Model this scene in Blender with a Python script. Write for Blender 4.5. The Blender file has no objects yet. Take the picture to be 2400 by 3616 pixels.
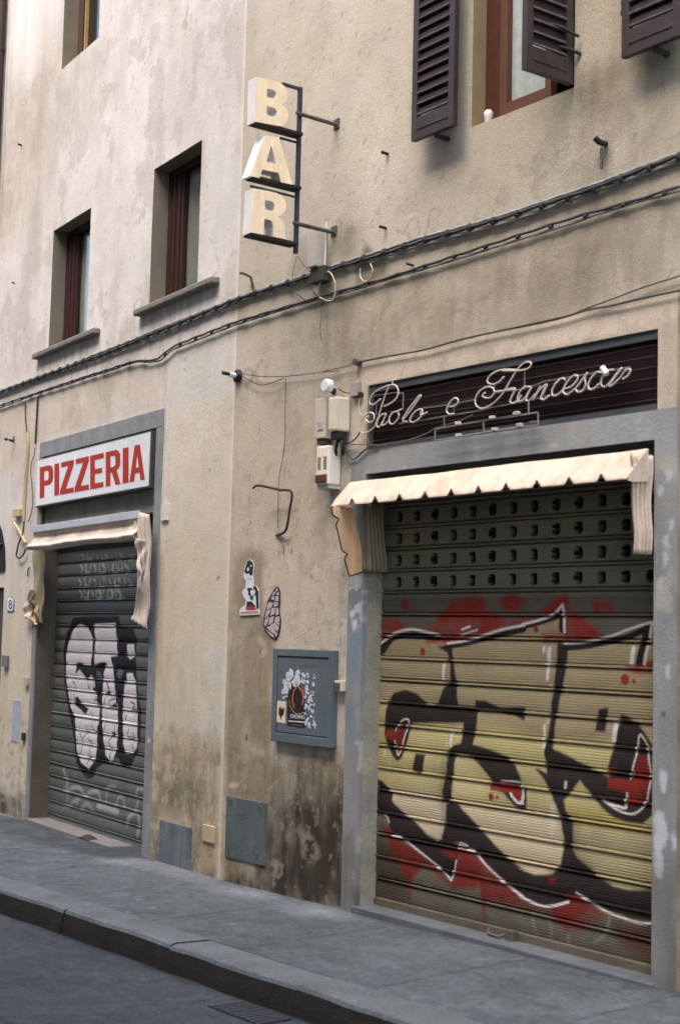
import bpy, bmesh, math, random
import numpy as np
from mathutils import Vector, Matrix

S = bpy.context.scene
COL = S.collection
rad = math.radians

# ------------------------------------------------------------------ camera
F_PX, PITCH, ROLL = 5200.0, 0.08554148, 0.02472456          # focal length in pixels of the 2400 x 3616 frame
EYE = 1.606
cp, sp_ = math.cos(PITCH), math.sin(PITCH)
fwd = Vector((0, cp, sp_)); rt0 = Vector((1, 0, 0)); up0 = rt0.cross(fwd)
cr, sr = math.cos(ROLL), math.sin(ROLL)
cx_ = rt0 * cr + up0 * sr
cy_ = up0 * cr - rt0 * sr
cam = bpy.data.objects.new('camera', bpy.data.cameras.new('camera'))
COL.objects.link(cam)
m = Matrix((cx_, cy_, -fwd)).transposed().to_4x4(); m.translation = Vector((0, 0, EYE))
cam.matrix_world = m
cam.data.sensor_fit = 'VERTICAL'; cam.data.sensor_height = 36.0
cam.data.lens = 36 * F_PX / 3616
cam.data.clip_start = 0.05; cam.data.clip_end = 500
cam.data.dof.use_dof = True; cam.data.dof.focus_distance = 10.3; cam.data.dof.aperture_fstop = 2.4
S.camera = cam

# ------------------------------------------------------------------ light
SUN_EL, SUN_AZ = rad(62), rad(-140)     # soft high light from up the street, to the left of the picture
w = bpy.data.worlds.new('World'); S.world = w; w.use_nodes = True
nt = w.node_tree; bg = nt.nodes['Background']
sky = nt.nodes.new('ShaderNodeTexSky'); sky.sky_type = 'NISHITA'; sky.sun_disc = False
sky.sun_elevation = SUN_EL; sky.sun_rotation = SUN_AZ; sky.dust_density = 3.5; sky.air_density = 0.9; sky.ozone_density = 0.6
nt.links.new(sky.outputs['Color'], bg.inputs['Color']); bg.inputs['Strength'].default_value = 0.15
sl = bpy.data.lights.new('sun', 'SUN'); sl.energy = 0.55; sl.angle = rad(60); sl.color = (1.0, 0.96, 0.92)
so = bpy.data.objects.new('sun', sl); COL.objects.link(so)
sd = Vector((math.sin(SUN_AZ) * math.cos(SUN_EL), math.cos(SUN_AZ) * math.cos(SUN_EL), math.sin(SUN_EL)))
# the nishita sun_rotation turns from +Y towards +X, the lamp points against that direction
so.rotation_euler = sd.to_track_quat('Z', 'Y').to_euler()
vs = S.view_settings; vs.view_transform = 'Standard'; vs.look = 'None'; vs.gamma = 1; vs.exposure = 2.25
S.cycles.max_bounces = 6; S.cycles.diffuse_bounces = 4
S.cycles.pixel_filter_type = 'BLACKMAN_HARRIS'; S.cycles.filter_width = 1.6

# ------------------------------------------------------------------ where things stand: two walls meeting at an obtuse corner
AZ = {'R': 0.6435813733, 'L': 0.5491638976}
CORNER = Vector((-0.7320028773, 9.9, 0.0))
TAWAY = {k: Vector((-math.sin(a), math.cos(a), 0)) for k, a in AZ.items()}   # along the wall, away from the camera
INW = {k: Vector((math.cos(a), math.sin(a), 0)) for k, a in AZ.items()}      # into the wall
CAMP = Vector((0, 0, EYE))

def ray(x, y):
    return fwd + cx_ * ((x - 1200) / F_PX) - cy_ * ((y - 1808) / F_PX)

def W(k, x, y, out=0.0):
    """point of wall k (out metres in front of it) seen at pixel x, y -> (u, z)"""
    d = ray(x, y); n = INW[k]
    s = ((CORNER - CAMP).dot(n) - out) / d.dot(n)
    p = CAMP + d * s
    return (-(p - CORNER).dot(TAWAY[k]), p.z)

def PERP(k, u0, x, y):
    """point of the plane square to wall k at u0 -> (out, z)"""
    d = ray(x, y); t = TAWAY[k]
    s = ((CORNER - CAMP).dot(t) - u0) / d.dot(t)
    p = CAMP + d * s
    return (-(p - CORNER).dot(INW[k]), p.z)

def wp(k, u, out, z):
    return CORNER - TAWAY[k] * u - INW[k] * out + Vector((0, 0, z))

CR = {'A1': (0, 0, .76531), 'A2': (1200, 0, .76531), 'A3': (0, 1200, .76531), 'A4': (1200, 1200, .76531),
      'A5': (0, 2400, .76531), 'A6': (1200, 2400, .76531), 'Z1': (820, 240, .29619), 'N1': (1240, 1160, .38265),
      'N2': (1740, 1120, .42092), 'B4': (1060, 1280, .21157), 'B5': (820, 1880, .34711), 'P': (0, 1400, .38265),
      'L7': (160, 1900, .26786), 'L8': (160, 2400, .26786), 'R1': (1300, 2040, .35077), 'R2': (1800, 2040, .35077),
      'R3': (1300, 2650, .35077), 'R4': (1800, 2650, .35077), 'C5': (1000, 820, .31888), 'W1': (1400, 0, .44643),
      'E1': (0, 1700, .5079), 'H': (1100, 1650, .19133), 'N': (0, 0, 1)}

def px(*a):
    """px('R1', (x, y), ..., 'R2', (x, y) ...) -> pixel coordinates of the full photograph frame"""
    out = []; c = CR['N']
    for v in a:
        if isinstance(v, str): c = CR[v]
        else: out.append((c[0] + v[0] * c[2], c[1] + v[1] * c[2]))
    return out

def Wp(k, pts, out=0.0): return [W(k, x, y, out) for x, y in pts]

E_ = Vector((math.sin((AZ['R'] + AZ['L']) / 2), -math.cos((AZ['R'] + AZ['L']) / 2), 0))
SLOPE = 0.0135
def gz(p, h=0.0): return h + SLOPE * (p - CORNER).dot(E_)
def G(x, y, h=0.0):
    d = ray(x, y)
    s = (h - EYE - SLOPE * CORNER.dot(E_)) / (d.z - SLOPE * d.dot(E_))
    p = CAMP + d * s
    return p

# ------------------------------------------------------------------ helpers
def lin(c):
    c = np.asarray(c, float) / 255.0
    return np.where(c <= 0.04045, c / 12.92, ((c + 0.055) / 1.055) ** 2.4)

_rng = np.random.RandomState(7)
_tabs = {}
def vnoise(x, y, seed):
    if seed not in _tabs: _tabs[seed] = np.random.RandomState(seed).rand(256, 256)
    T = _tabs[seed]
    xi = np.floor(x).astype(int); yi = np.floor(y).astype(int)
    fx = x - xi; fy = y - yi
    fx = fx * fx * (3 - 2 * fx); fy = fy * fy * (3 - 2 * fy)
    a = T[yi % 256, xi % 256]; b = T[yi % 256, (xi + 1) % 256]
    c = T[(yi + 1) % 256, xi % 256]; d = T[(yi + 1) % 256, (xi + 1) % 256]
    return (a * (1 - fx) + b * fx) * (1 - fy) + (c * (1 - fx) + d * fx) * fy
def fbm(x, y, seed=1, oct=4, sx=1.0, sy=1.0):
    v = 0; amp = .5; tot = 0
    for i in range(oct):
        v = v + amp * vnoise(x * sx * 2 ** i + 17.3 * i, y * sy * 2 ** i + 9.1 * i, seed + i); tot += amp; amp *= .55
    return v / tot

class Paint:
    """colour laid on a flat surface, in metres (u, z)"""
    def __init__(s, U, Z, base):
        s.U = U; s.Z = Z; s.c = np.zeros(U.shape + (3,)); s.c[:] = lin(base); s.mottle = False
    def _mix(s, sl_, a, col):
        if s.mottle and a.size > 400:       # worn plaster takes dirt unevenly: streaky and speckled
            u_, z_ = s.U[sl_], s.Z[sl_]
            f_ = .55 * fbm(u_, z_, 811, 5, 9, 5) + .45 * fbm(u_, z_, 821, 4, 22, 4)
            a = a * (.62 + .62 * np.clip((f_ - .34) / .3, 0, 1))
        if callable(col): cc = col(s.U[sl_], s.Z[sl_])
        else: cc = lin(col)
        a = np.clip(a, 0, 1)[..., None]
        s.c[sl_] = s.c[sl_] * (1 - a) + cc * a
    def _box(s, pts, pad):
        P = np.array(pts)
        us = s.U[0]; zs = s.Z[:, 0]
        i0, i1 = np.searchsorted(us, [P[:, 0].min() - pad, P[:, 0].max() + pad])
        j0, j1 = np.searchsorted(zs, [P[:, 1].min() - pad, P[:, 1].max() + pad])
        return (slice(j0, j1), slice(i0, i1))
    def _warp(s, sl_, rough, rs, seed):
        u = s.U[sl_]; z = s.Z[sl_]
        if rough:
            return (u + rough * (fbm(u, z, seed, 3, rs, rs) - .5) * 2, z + rough * (fbm(u, z, seed + 40, 3, rs, rs) - .5) * 2)
        return u, z
    @staticmethod
    def _segd(u, z, pts, closed):
        d = np.full(u.shape, 1e9); n = len(pts)
        for i in range(n if closed else n - 1):
            ax, ay = pts[i]; bx, by = pts[(i + 1) % n]
            vx, vy = bx - ax, by - ay; L = vx * vx + vy * vy + 1e-12
            t = np.clip(((u - ax) * vx + (z - ay) * vy) / L, 0, 1)
            d = np.minimum(d, (u - ax - t * vx) ** 2 + (z - ay - t * vy) ** 2)
        return np.sqrt(d)
    def poly(s, pts, col, a=1.0, soft=.006, rough=0, rs=8, seed=3, mod=None):
        sl_ = s._box(pts, soft + rough)
        u, z = s._warp(sl_, rough, rs, seed)
        if u.size == 0: return
        ins = np.zeros(u.shape, bool); n = len(pts)
        for i in range(n):
            ax, ay = pts[i]; bx, by = pts[(i + 1) % n]
            if ay == by: continue
            ins ^= ((ay > z) != (by > z)) & (u < (bx - ax) * (z - ay) / (by - ay) + ax)
        d = s._segd(u, z, pts, True)
        sd_ = np.where(ins, d, -d)
        al = np.clip(sd_ / soft + .5, 0, 1) if soft > 0 else ins.astype(float)
        if mod is not None: al = al * mod(s.U[sl_], s.Z[sl_])
        s._mix(sl_, al * a, col)
    def stroke(s, pts, wd, col, a=1.0, soft=.005, rough=0, rs=8, seed=3, smooth=True, mod=None):
        if smooth and len(pts) > 2: pts = catmull(pts, 6)
        sl_ = s._box(pts, wd + soft + rough)
        u, z = s._warp(sl_, rough, rs, seed)
        if u.size == 0: return
        d = s._segd(u, z, pts, False)
        al = np.clip((wd / 2 - d) / soft + .5, 0, 1)
        if mod is not None: al = al * mod(s.U[sl_], s.Z[sl_])
        s._mix(sl_, al * a, col)
    def dot(s, c, r, col, a=1.0, soft=.006, rough=0, seed=3, ry=None, rs=12):
        ry = ry or r
        sl_ = s._box([(c[0] - r, c[1] - ry), (c[0] + r, c[1] + ry)], soft + rough)
        u, z = s._warp(sl_, rough, rs, seed)
        if u.size == 0: return
        d = np.sqrt(((u - c[0]) / r) ** 2 + ((z - c[1]) / ry) ** 2)
        s._mix(sl_, np.clip((1 - d) * min(r, ry) / soft + .5, 0, 1) * a, col)
    def shade(s, f):                # multiply the albedo by a field of wear
        s.c *= f(s.U, s.Z)[..., None]
    def get(s): return np.clip(s.c, 0.0, 0.95)

def catmull(P, n=6):
    P = [np.array(p, float) for p in P]
    Q = [2 * P[0] - P[1]] + P + [2 * P[-1] - P[-2]]
    out = []
    for i in range(1, len(Q) - 2):
        p0, p1, p2, p3 = Q[i - 1:i + 3]
        for j in range(n):
            t = j / n
            out.append(tuple(.5 * (2 * p1 + (p2 - p0) * t + (2 * p0 - 5 * p1 + 4 * p2 - p3) * t * t + (3 * p1 - p0 - 3 * p2 + p3) * t ** 3)))
    out.append(tuple(P[-1]))
    return out

# ------------------------------------------------------------------ materials
M = {}
def mat(name, col=(128, 128, 128), rough=.85, var=.12, vs_=6.0, bump=.15, bs=70.0, metal=0.0, attr=False, spec=.3,
        streak=0.0, chips=None, trans=None, grain=.08):
    if name in M: return M[name]
    mt = bpy.data.materials.new(name); mt.use_nodes = True; M[name] = mt
    t = mt.node_tree; N = t.nodes; Lk = t.links.new; b = N['Principled BSDF']
    tc = N.new('ShaderNodeTexCoord')
    def noise(scale, detail=6, rg=.6, vec=None):
        n = N.new('ShaderNodeTexNoise'); n.inputs['Scale'].default_value = scale
        n.inputs['Detail'].default_value = detail; n.inputs['Roughness'].default_value = rg
        Lk(vec or tc.outputs['Object'], n.inputs['Vector']); return n.outputs['Fac']
    def mul(a, lo, hi, c=None):
        r = N.new('ShaderNodeMapRange'); Lk(a, r.inputs['Value']); r.inputs['From Min'].default_value = .3; r.inputs['From Max'].default_value = .7
        r.inputs['To Min'].default_value = lo; r.inputs['To Max'].default_value = hi; return r.outputs['Result']
    if attr:
        at = N.new('ShaderNodeAttribute'); at.attribute_name = 'Col'; src = at.outputs['Color']
    else:
        rgb = N.new('ShaderNodeRGB'); rgb.outputs[0].default_value = (*lin(col), 1); src = rgb.outputs[0]
    def vmul(src, f):
        v = N.new('ShaderNodeVectorMath'); v.operation = 'SCALE'; Lk(src, v.inputs[0]); Lk(f, v.inputs['Scale']); return v.outputs[0]
    src = vmul(src, mul(noise(vs_), 1 - var, 1 + var))
    src = vmul(src, mul(noise(vs_ * 14, 3), 1 - var * .6, 1 + var * .6))
    if grain: src = vmul(src, mul(noise(115, 3, .85), 1 - grain, 1 + grain))
    if streak:
        mp = N.new('ShaderNodeMapping'); mp.inputs['Scale'].default_value = (9, 9, .7); Lk(tc.outputs['Object'], mp.inputs['Vector'])
        src = vmul(src, mul(noise(2.2, 5, .6, mp.outputs[0]), 1 - streak, 1 + streak * .5))
    if chips:
        mx = N.new('ShaderNodeMix'); mx.data_type = 'RGBA'
        nz = noise(chips[1], 8, .68); rp = N.new('ShaderNodeMapRange'); Lk(nz, rp.inputs['Value'])
        rp.inputs['From Min'].default_value = chips[2]; rp.inputs['From Max'].default_value = chips[2] + .02
        Lk(rp.outputs[0], mx.inputs['Factor']); Lk(src, mx.inputs['A']); mx.inputs['B'].default_value = (*lin(chips[0]), 1); src = mx.outputs['Result']
    Lk(src, b.inputs['Base Color'])
    b.inputs['Roughness'].default_value = rough; b.inputs['Metallic'].default_value = metal; b.inputs['Specular IOR Level'].default_value = spec
    if bump:
        bp = N.new('ShaderNodeBump'); bp.inputs['Strength'].default_value = bump; bp.inputs['Distance'].default_value = .01
        ad = N.new('ShaderNodeMath'); ad.operation = 'ADD'; Lk(noise(bs, 5, .7), ad.inputs[0]); Lk(noise(bs / 9, 4, .6), ad.inputs[1])
        Lk(ad.outputs[0], bp.inputs['Height']); Lk(bp.outputs[0], b.inputs['Normal'])
    if trans:
        tr = N.new('ShaderNodeBsdfTranslucent'); Lk(src, tr.inputs['Color']); ms = N.new('ShaderNodeMixShader'); ms.inputs[0].default_value = trans
        Lk(b.outputs[0], ms.inputs[1]); Lk(tr.outputs[0], ms.inputs[2]); Lk(ms.outputs[0], N['Material Output'].inputs['Surface'])
    return mt
def glass(name='window_glass'):
    if name in M: return M[name]
    mt = bpy.data.materials.new(name); mt.use_nodes = True; M[name] = mt; b = mt.node_tree.nodes['Principled BSDF']
    t = mt.node_tree; N = t.nodes; tr = N.new('ShaderNodeBsdfTransparent'); tr.inputs[0].default_value = (.96, .97, .96, 1)
    gl = N.new('ShaderNodeBsdfGlossy'); gl.inputs['Roughness'].default_value = .08; lw = N.new('ShaderNodeLayerWeight'); lw.inputs[0].default_value = .25
    mx = N.new('ShaderNodeMath'); mx.operation = 'MULTIPLY_ADD'; t.links.new(lw.outputs['Fresnel'], mx.inputs[0]); mx.inputs[1].default_value = .22; mx.inputs[2].default_value = .02
    ms = N.new('ShaderNodeMixShader'); t.links.new(mx.outputs[0], ms.inputs[0]); t.links.new(tr.outputs[0], ms.inputs[1]); t.links.new(gl.outputs[0], ms.inputs[2])
    t.links.new(ms.outputs[0], N['Material Output'].inputs['Surface'])
    return mt

PLASTER = lambda: mat('painted_plaster', attr=True, var=.07, vs_=3, bump=.36, bs=120, rough=.93, spec=.12, grain=.34)
PAINTED = lambda: mat('sprayed_metal', attr=True, var=.06, vs_=5, bump=.05, bs=60, rough=.7, spec=.14, grain=.2)

# ------------------------------------------------------------------ objects
def tag(o, label=None, cat=None, group=None, kind=None):
    if label: o['label'] = label
    if cat: o['category'] = cat
    if group: o['group'] = group
    if kind: o['kind'] = kind
    return o

class Frame:
    """origin of a thing on wall k, or at a free world point (k None)"""
    def __init__(s, k, u=0, out=0, z=0):
        s.k = k; s.o = (u, out, z)
        if k: s.loc = wp(k, u, out, z); s.rz = AZ[k] - math.pi / 2
        else: s.loc = Vector((u, out, z)); s.rz = 0
    def loc3(s, p):
        if s.k: return (p[0] - s.o[0], -(p[1] - s.o[1]), p[2] - s.o[2])
        return (p[0] - s.o[0], p[1] - s.o[1], p[2] - s.o[2])

def link(name, me, fr, parent=None):
    o = bpy.data.objects.new(name, me); COL.objects.link(o)
    if parent is not None: o.parent = parent
    else:
        o.location = fr.loc; o.rotation_euler = (0, 0, fr.rz)
    return o
def thing(name, fr, label, cat, group=None):
    o = bpy.data.objects.new(name, None); COL.objects.link(o); o.empty_display_size = .1
    o.location = fr.loc; o.rotation_euler = (0, 0, fr.rz)
    return tag(o, label, cat, group)

class MB:
    def __init__(s): s.v = []; s.f = []; s.sm = []
    def add(s, vs_, fs, smooth=False):
        b = len(s.v); s.v += [tuple(v) for v in vs_]; s.f += [tuple(b + i for i in f) for f in fs]; s.sm += [smooth] * len(fs)
    def box(s, u0, u1, o0, o1, z0, z1):
        s.add([(u, o, z) for z in (z0, z1) for o in (o0, o1) for u in (u0, u1)],
              [(0, 1, 3, 2), (4, 6, 7, 5), (0, 4, 5, 1), (2, 3, 7, 6), (0, 2, 6, 4), (1, 5, 7, 3)])
        return s
    def prism(s, pts, o0, o1, ax='o', at=None):
        """polygon in (u, z) extruded from out o0 to o1; ax 'u': polygon in (out, z) extruded along u"""
        n = len(pts)
        mk = (lambda p, o: (p[0], o, p[1])) if ax == 'o' else (lambda p, o: (o, p[0], p[1]))
        s.add([mk(p, o0) for p in pts] + [mk(p, o1) for p in pts],
              [tuple(range(n)), tuple(range(2 * n - 1, n - 1, -1))] + [(i, n + i, n + (i + 1) % n, (i + 1) % n) for i in range(n)])
        return s
    def tube(s, P, r, n=7, cap=True, smooth=True):
        P = [Vector(p) for p in P]; m_ = len(P); base = len(s.v); vs_ = []; fs = []
        prev = None
        for i, p in enumerate(P):
            d = (P[min(i + 1, m_ - 1)] - P[max(i - 1, 0)]).normalized()
            if prev is None:
                a = d.orthogonal().normalized()
            else:
                a = (prev - d * prev.dot(d)).normalized() if (prev - d * prev.dot(d)).length > 1e-6 else d.orthogonal().normalized()
            prev = a; b = d.cross(a)
            rr = r[i] if isinstance(r, (list, tuple)) else r
            for j in range(n):
                t = 2 * math.pi * j / n
                vs_.append(p + (a * math.cos(t) + b * math.sin(t)) * rr)
        for i in range(m_ - 1):
            for j in range(n):
                fs.append((i * n + j, i * n + (j + 1) % n, (i + 1) * n + (j + 1) % n, (i + 1) * n + j))
        s.add(vs_, fs, smooth)
        if cap: s.add([vs_[j] for j in range(n)], [tuple(range(n - 1, -1, -1))]); s.add([vs_[(m_ - 1) * n + j] for j in range(n)], [tuple(range(n))])
        return s
    def grid(s, fn, nu, nv, smooth=True):
        vs_ = [fn(i / nu, j / nv) for j in range(nv + 1) for i in range(nu + 1)]
        s.add(vs_, [(j * (nu + 1) + i, j * (nu + 1) + i + 1, (j + 1) * (nu + 1) + i + 1, (j + 1) * (nu + 1) + i) for j in range(nv) for i in range(nu)], smooth)
        return s
    def build(s, name, material, fr, parent=None, bevel=0, solid=0):
        me = bpy.data.meshes.new(name)
        me.from_pydata([fr.loc3(v) for v in s.v], [], s.f)
        bm = bmesh.new(); bm.from_mesh(me); bmesh.ops.recalc_face_normals(bm, faces=bm.faces); bm.to_mesh(me); bm.free()
        if len(me.polygons) == len(s.sm): me.polygons.foreach_set('use_smooth', s.sm)
        me.materials.append(material)
        o = link(name, me, fr, parent)
        if solid:
            md = o.modifiers.new('solid', 'SOLIDIFY'); md.thickness = solid
        if bevel:
            md = o.modifiers.new('bevel', 'BEVEL'); md.width = bevel; md.segments = 2; md.limit_method = 'ANGLE'; md.angle_limit = rad(40)
        return o

def fill_shape(name, loops, o0, o1, material, fr, parent=None, plane='o', bevel=0):
    """flat shape with holes (2D curve fill), loops in (a, z), extruded between o0 and o1"""
    cu = bpy.data.curves.new(name, 'CURVE'); cu.dimensions = '2D'; cu.fill_mode = 'BOTH'; cu.extrude = abs(o1 - o0) / 2
    for lp in loops:
        sp = cu.splines.new('POLY'); sp.points.add(len(lp) - 1); sp.use_cyclic_u = True
        for i, p in enumerate(lp): sp.points[i].co = (p[0], p[1], 0, 1)
    tmp = bpy.data.objects.new('tmp', cu); COL.objects.link(tmp)
    dg = bpy.context.evaluated_depsgraph_get(); me = bpy.data.meshes.new_from_object(tmp.evaluated_get(dg))
    bpy.data.objects.remove(tmp); bpy.data.curves.remove(cu)
    mid = (o0 + o1) / 2
    for v in me.vertices:
        a, z, e = v.co
        v.co = fr.loc3((a, mid + e, z) if plane == 'o' else (mid + e, a, z))
    bm = bmesh.new(); bm.from_mesh(me); bmesh.ops.recalc_face_normals(bm, faces=bm.faces); bm.to_mesh(me); bm.free()
    me.materials.clear(); me.materials.append(material); me.name = name
    me.polygons.foreach_set('use_smooth', [False] * len(me.polygons))
    return link(name, me, fr, parent)

def lines(a, b, step, extra=()):
    n = max(1, int(round((b - a) / step)))
    L = list(np.linspace(a, b, n + 1))
    ex = sorted(set(round(float(e), 6) for e in extra if a < e < b))
    L = [x for x in L if all(abs(x - e) > step * .45 for e in ex)] + ex
    return np.array(sorted(L))

def sheet(name, us, zs, outf, paint, material, fr, parent=None, holes=(), skirt=0, smooth=False):
    """fine sheet on a wall; outf(U, Z) depth, paint(Paint) colours it, holes are (u0, u1, z0, z1)"""
    U, Z = np.meshgrid(us, zs); O = outf(U, Z) if callable(outf) else np.full(U.shape, float(outf))
    pt = paint(U, Z); C = pt.get()
    nz, nu = U.shape
    uc = (us[:-1] + us[1:]) / 2; zc = (zs[:-1] + zs[1:]) / 2
    keep = np.ones((nz - 1, nu - 1), bool)
    for h in holes:
        keep &= ~(((uc[None, :] > h[0] - 1e-5) & (uc[None, :] < h[1] + 1e-5)) & ((zc[:, None] > h[2] - 1e-5) & (zc[:, None] < h[3] + 1e-5)))
    idx = np.arange(nz * nu).reshape(nz, nu)
    q = np.stack([idx[:-1, :-1], idx[:-1, 1:], idx[1:, 1:], idx[1:, :-1]], -1)[keep]
    V = np.stack([U - fr.o[0], -(O - fr.o[1]), Z - fr.o[2]], -1).reshape(-1, 3)
    Cc = C.reshape(-1, 3)
    if skirt:
        b = np.concatenate([idx[0, :], idx[1:, -1], idx[-1, -2::-1], idx[-2:0:-1, 0]])
        nb = len(b); base = len(V)
        V2 = V[b].copy(); V2[:, 1] += skirt
        V = np.vstack([V, V2]); Cc = np.vstack([Cc, Cc[b]])
        bi = np.arange(nb); q = np.vstack([q, np.stack([b, base + bi, base + (bi + 1) % nb, b[(bi + 1) % nb]], -1)])
    used = np.unique(q); remap = np.full(len(V), -1); remap[used] = np.arange(len(used)); V = V[used]; Cc = Cc[used]; q = remap[q]
    me = bpy.data.meshes.new(name); me.vertices.add(len(V)); me.vertices.foreach_set('co', V.astype('f').ravel())
    me.loops.add(q.size); me.loops.foreach_set('vertex_index', q.astype('i').ravel())
    me.polygons.add(len(q)); me.polygons.foreach_set('loop_start', np.arange(0, q.size, 4, dtype='i'))
    me.polygons.foreach_set('use_smooth', np.full(len(q), smooth))
    me.update(calc_edges=True); me.validate()
    ca = me.color_attributes.new('Col', 'FLOAT_COLOR', 'POINT')
    ca.data.foreach_set('color', np.hstack([Cc, np.ones((len(Cc), 1))]).astype('f').ravel())
    me.materials.append(material)
    return link(name, me, fr, parent)

# ================================================================== GROUND
KO = 1.385          # distance of the kerb edge from the right-hand wall line
def street(u, out, h=0.0):       # u, out measured from the right-hand wall line; follows the slight rise of the street
    p = wp('R', u, out, 0); p.z = gz(p, h); return p
def ground_sheet(name, u0, u1, o0, o1, h, step, material, paintfn=None, wav=0.004):
    us = lines(u0, u1, step); os_ = lines(o0, o1, step)
    U, O = np.meshgrid(us, os_)
    Hh = h + wav * (fbm(U, O, 91, 4, .8, .8) - .5) * 4
    # keep the sheets sealed: edges stay at their height
    fr = Frame('R', 0, 0, 0)
    a = AZ['R']
    Zz = np.empty(U.shape)
    ex = -TAWAY['R']; inn = INW['R']
    Zz = Hh + SLOPE * (U * ex.dot(E_) - O * inn.dot(E_))
    pt = Paint(U, O, (120, 120, 120)); paintfn(pt); C = pt.get()
    nz, nu = U.shape; idx = np.arange(nz * nu).reshape(nz, nu)
    q = np.stack([idx[:-1, :-1], idx[1:, :-1], idx[1:, 1:], idx[:-1, 1:]], -1).reshape(-1, 4)
    V = np.stack([U, -O, Zz], -1).reshape(-1, 3)
    me = bpy.data.meshes.new(name); me.from_pydata(V.tolist(), [], q.tolist())
    me.polygons.foreach_set('use_smooth', np.full(len(q), True))
    ca = me.color_attributes.new('Col', 'FLOAT_COLOR', 'POINT')
    ca.data.foreach_set('color', np.hstack([C.reshape(-1, 3), np.ones((C.size // 3, 1))]).astype('f').ravel())
    me.materials.append(material)
    o = link(name, me, fr); tag(o, kind='structure'); return o

STONE = mat('street_stone', attr=True, var=.15, vs_=2.2, bump=.9, bs=95, rough=.8, spec=.3, grain=.6)
def paint_pave(p):
    U, O = p.U, p.Z
    p.c[:] = lin((84, 90, 92))
    n = fbm(U, O, 5, 5, 1.1, 1.1); n2 = fbm(U, O, 25, 4, 7, 7)
    p.c *= (1 + .5 * (n - .5) + .45 * (n2 - .5))[..., None]
    # chisel marks running across the slabs and dirty joints
    p.c *= (1 + .22 * (fbm(U * 1.0 + O * .5, O * 1.0, 35, 4, 3, 22) - .5))[..., None]
    for k, u in enumerate([-6.3, -5.2, -4.15, -3.0, -2.05, -1.0, .02, .98, 1.9, 2.95, 3.9, 5.0]):
        p.stroke([(u + .1, KO - .25), (u, .1), (u - .03, -.3)], .016, (48, 48, 48), .8, .012, .01, 9, 11 + k, smooth=False)
    p.stroke([(-9, .60), (0, .63), (6, .6)], .01, (66, 66, 66), .3, .015, .01, 6, 8, smooth=False)
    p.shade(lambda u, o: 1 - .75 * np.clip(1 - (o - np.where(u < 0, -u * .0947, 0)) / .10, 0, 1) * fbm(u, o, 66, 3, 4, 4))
    p.c *= (1 + .35 * (fbm(U, O, 45, 3, 26, 26) - .5) * 2)[..., None]
    ck = np.abs(fbm(U, O, 75, 4, 1.3, 1.3) - .5); p.c *= np.where((ck < .004) & (fbm(U, O, 85, 3, .7, .7) > .5), .62, 1)[..., None]
    rs_ = np.random.RandomState(5)
    for i in range(60):             # trodden gum, stains and specks
        p.dot((rs_.uniform(-5, 4), rs_.uniform(0, KO - .25)), rs_.uniform(.008, .03), (62, 66, 68) if i % 3 else (128, 132, 132), .55, .012, .01, 20 + i % 9, ry=rs_.uniform(.008, .025))
    for x, y, r in ((560, 3060, .20), (690, 3090, .22), (860, 3150, .2), (1120, 3215, .22), (430, 3040, .12)):   # pale lime dust by the wall
        g = G(x, y); d = g - CORNER
        p.dot((-d.dot(TAWAY['R']), -d.dot(INW['R'])), r, (160, 163, 168), .4, .25, .07, 31, ry=.10)
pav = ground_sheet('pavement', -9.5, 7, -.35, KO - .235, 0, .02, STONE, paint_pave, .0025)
# base of the raised pavement beyond, under the wall of the far house
b = MB()
for (u0, u1, o0, o1, h0, h1) in ((-24, -9.5, -2.5, KO - .235, -.3, 0), (7, 20, -.35, KO - .235, -.3, 0), (-9.5, 7, -2.5, -.35, -.3, -.002)):
    b.add([street(u, o, h) for h in (h0, h1) for o in (o0, o1) for u in (u0, u1)], [(0, 1, 3, 2), (4, 6, 7, 5), (0, 4, 5, 1), (2, 3, 7, 6), (0, 2, 6, 4), (1, 5, 7, 3)])
o = b.build('pavement_base', mat('stone_plain', (104, 108, 112), bump=.5), Frame(None, 0, 0, 0)); tag(o, kind='structure')

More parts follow.
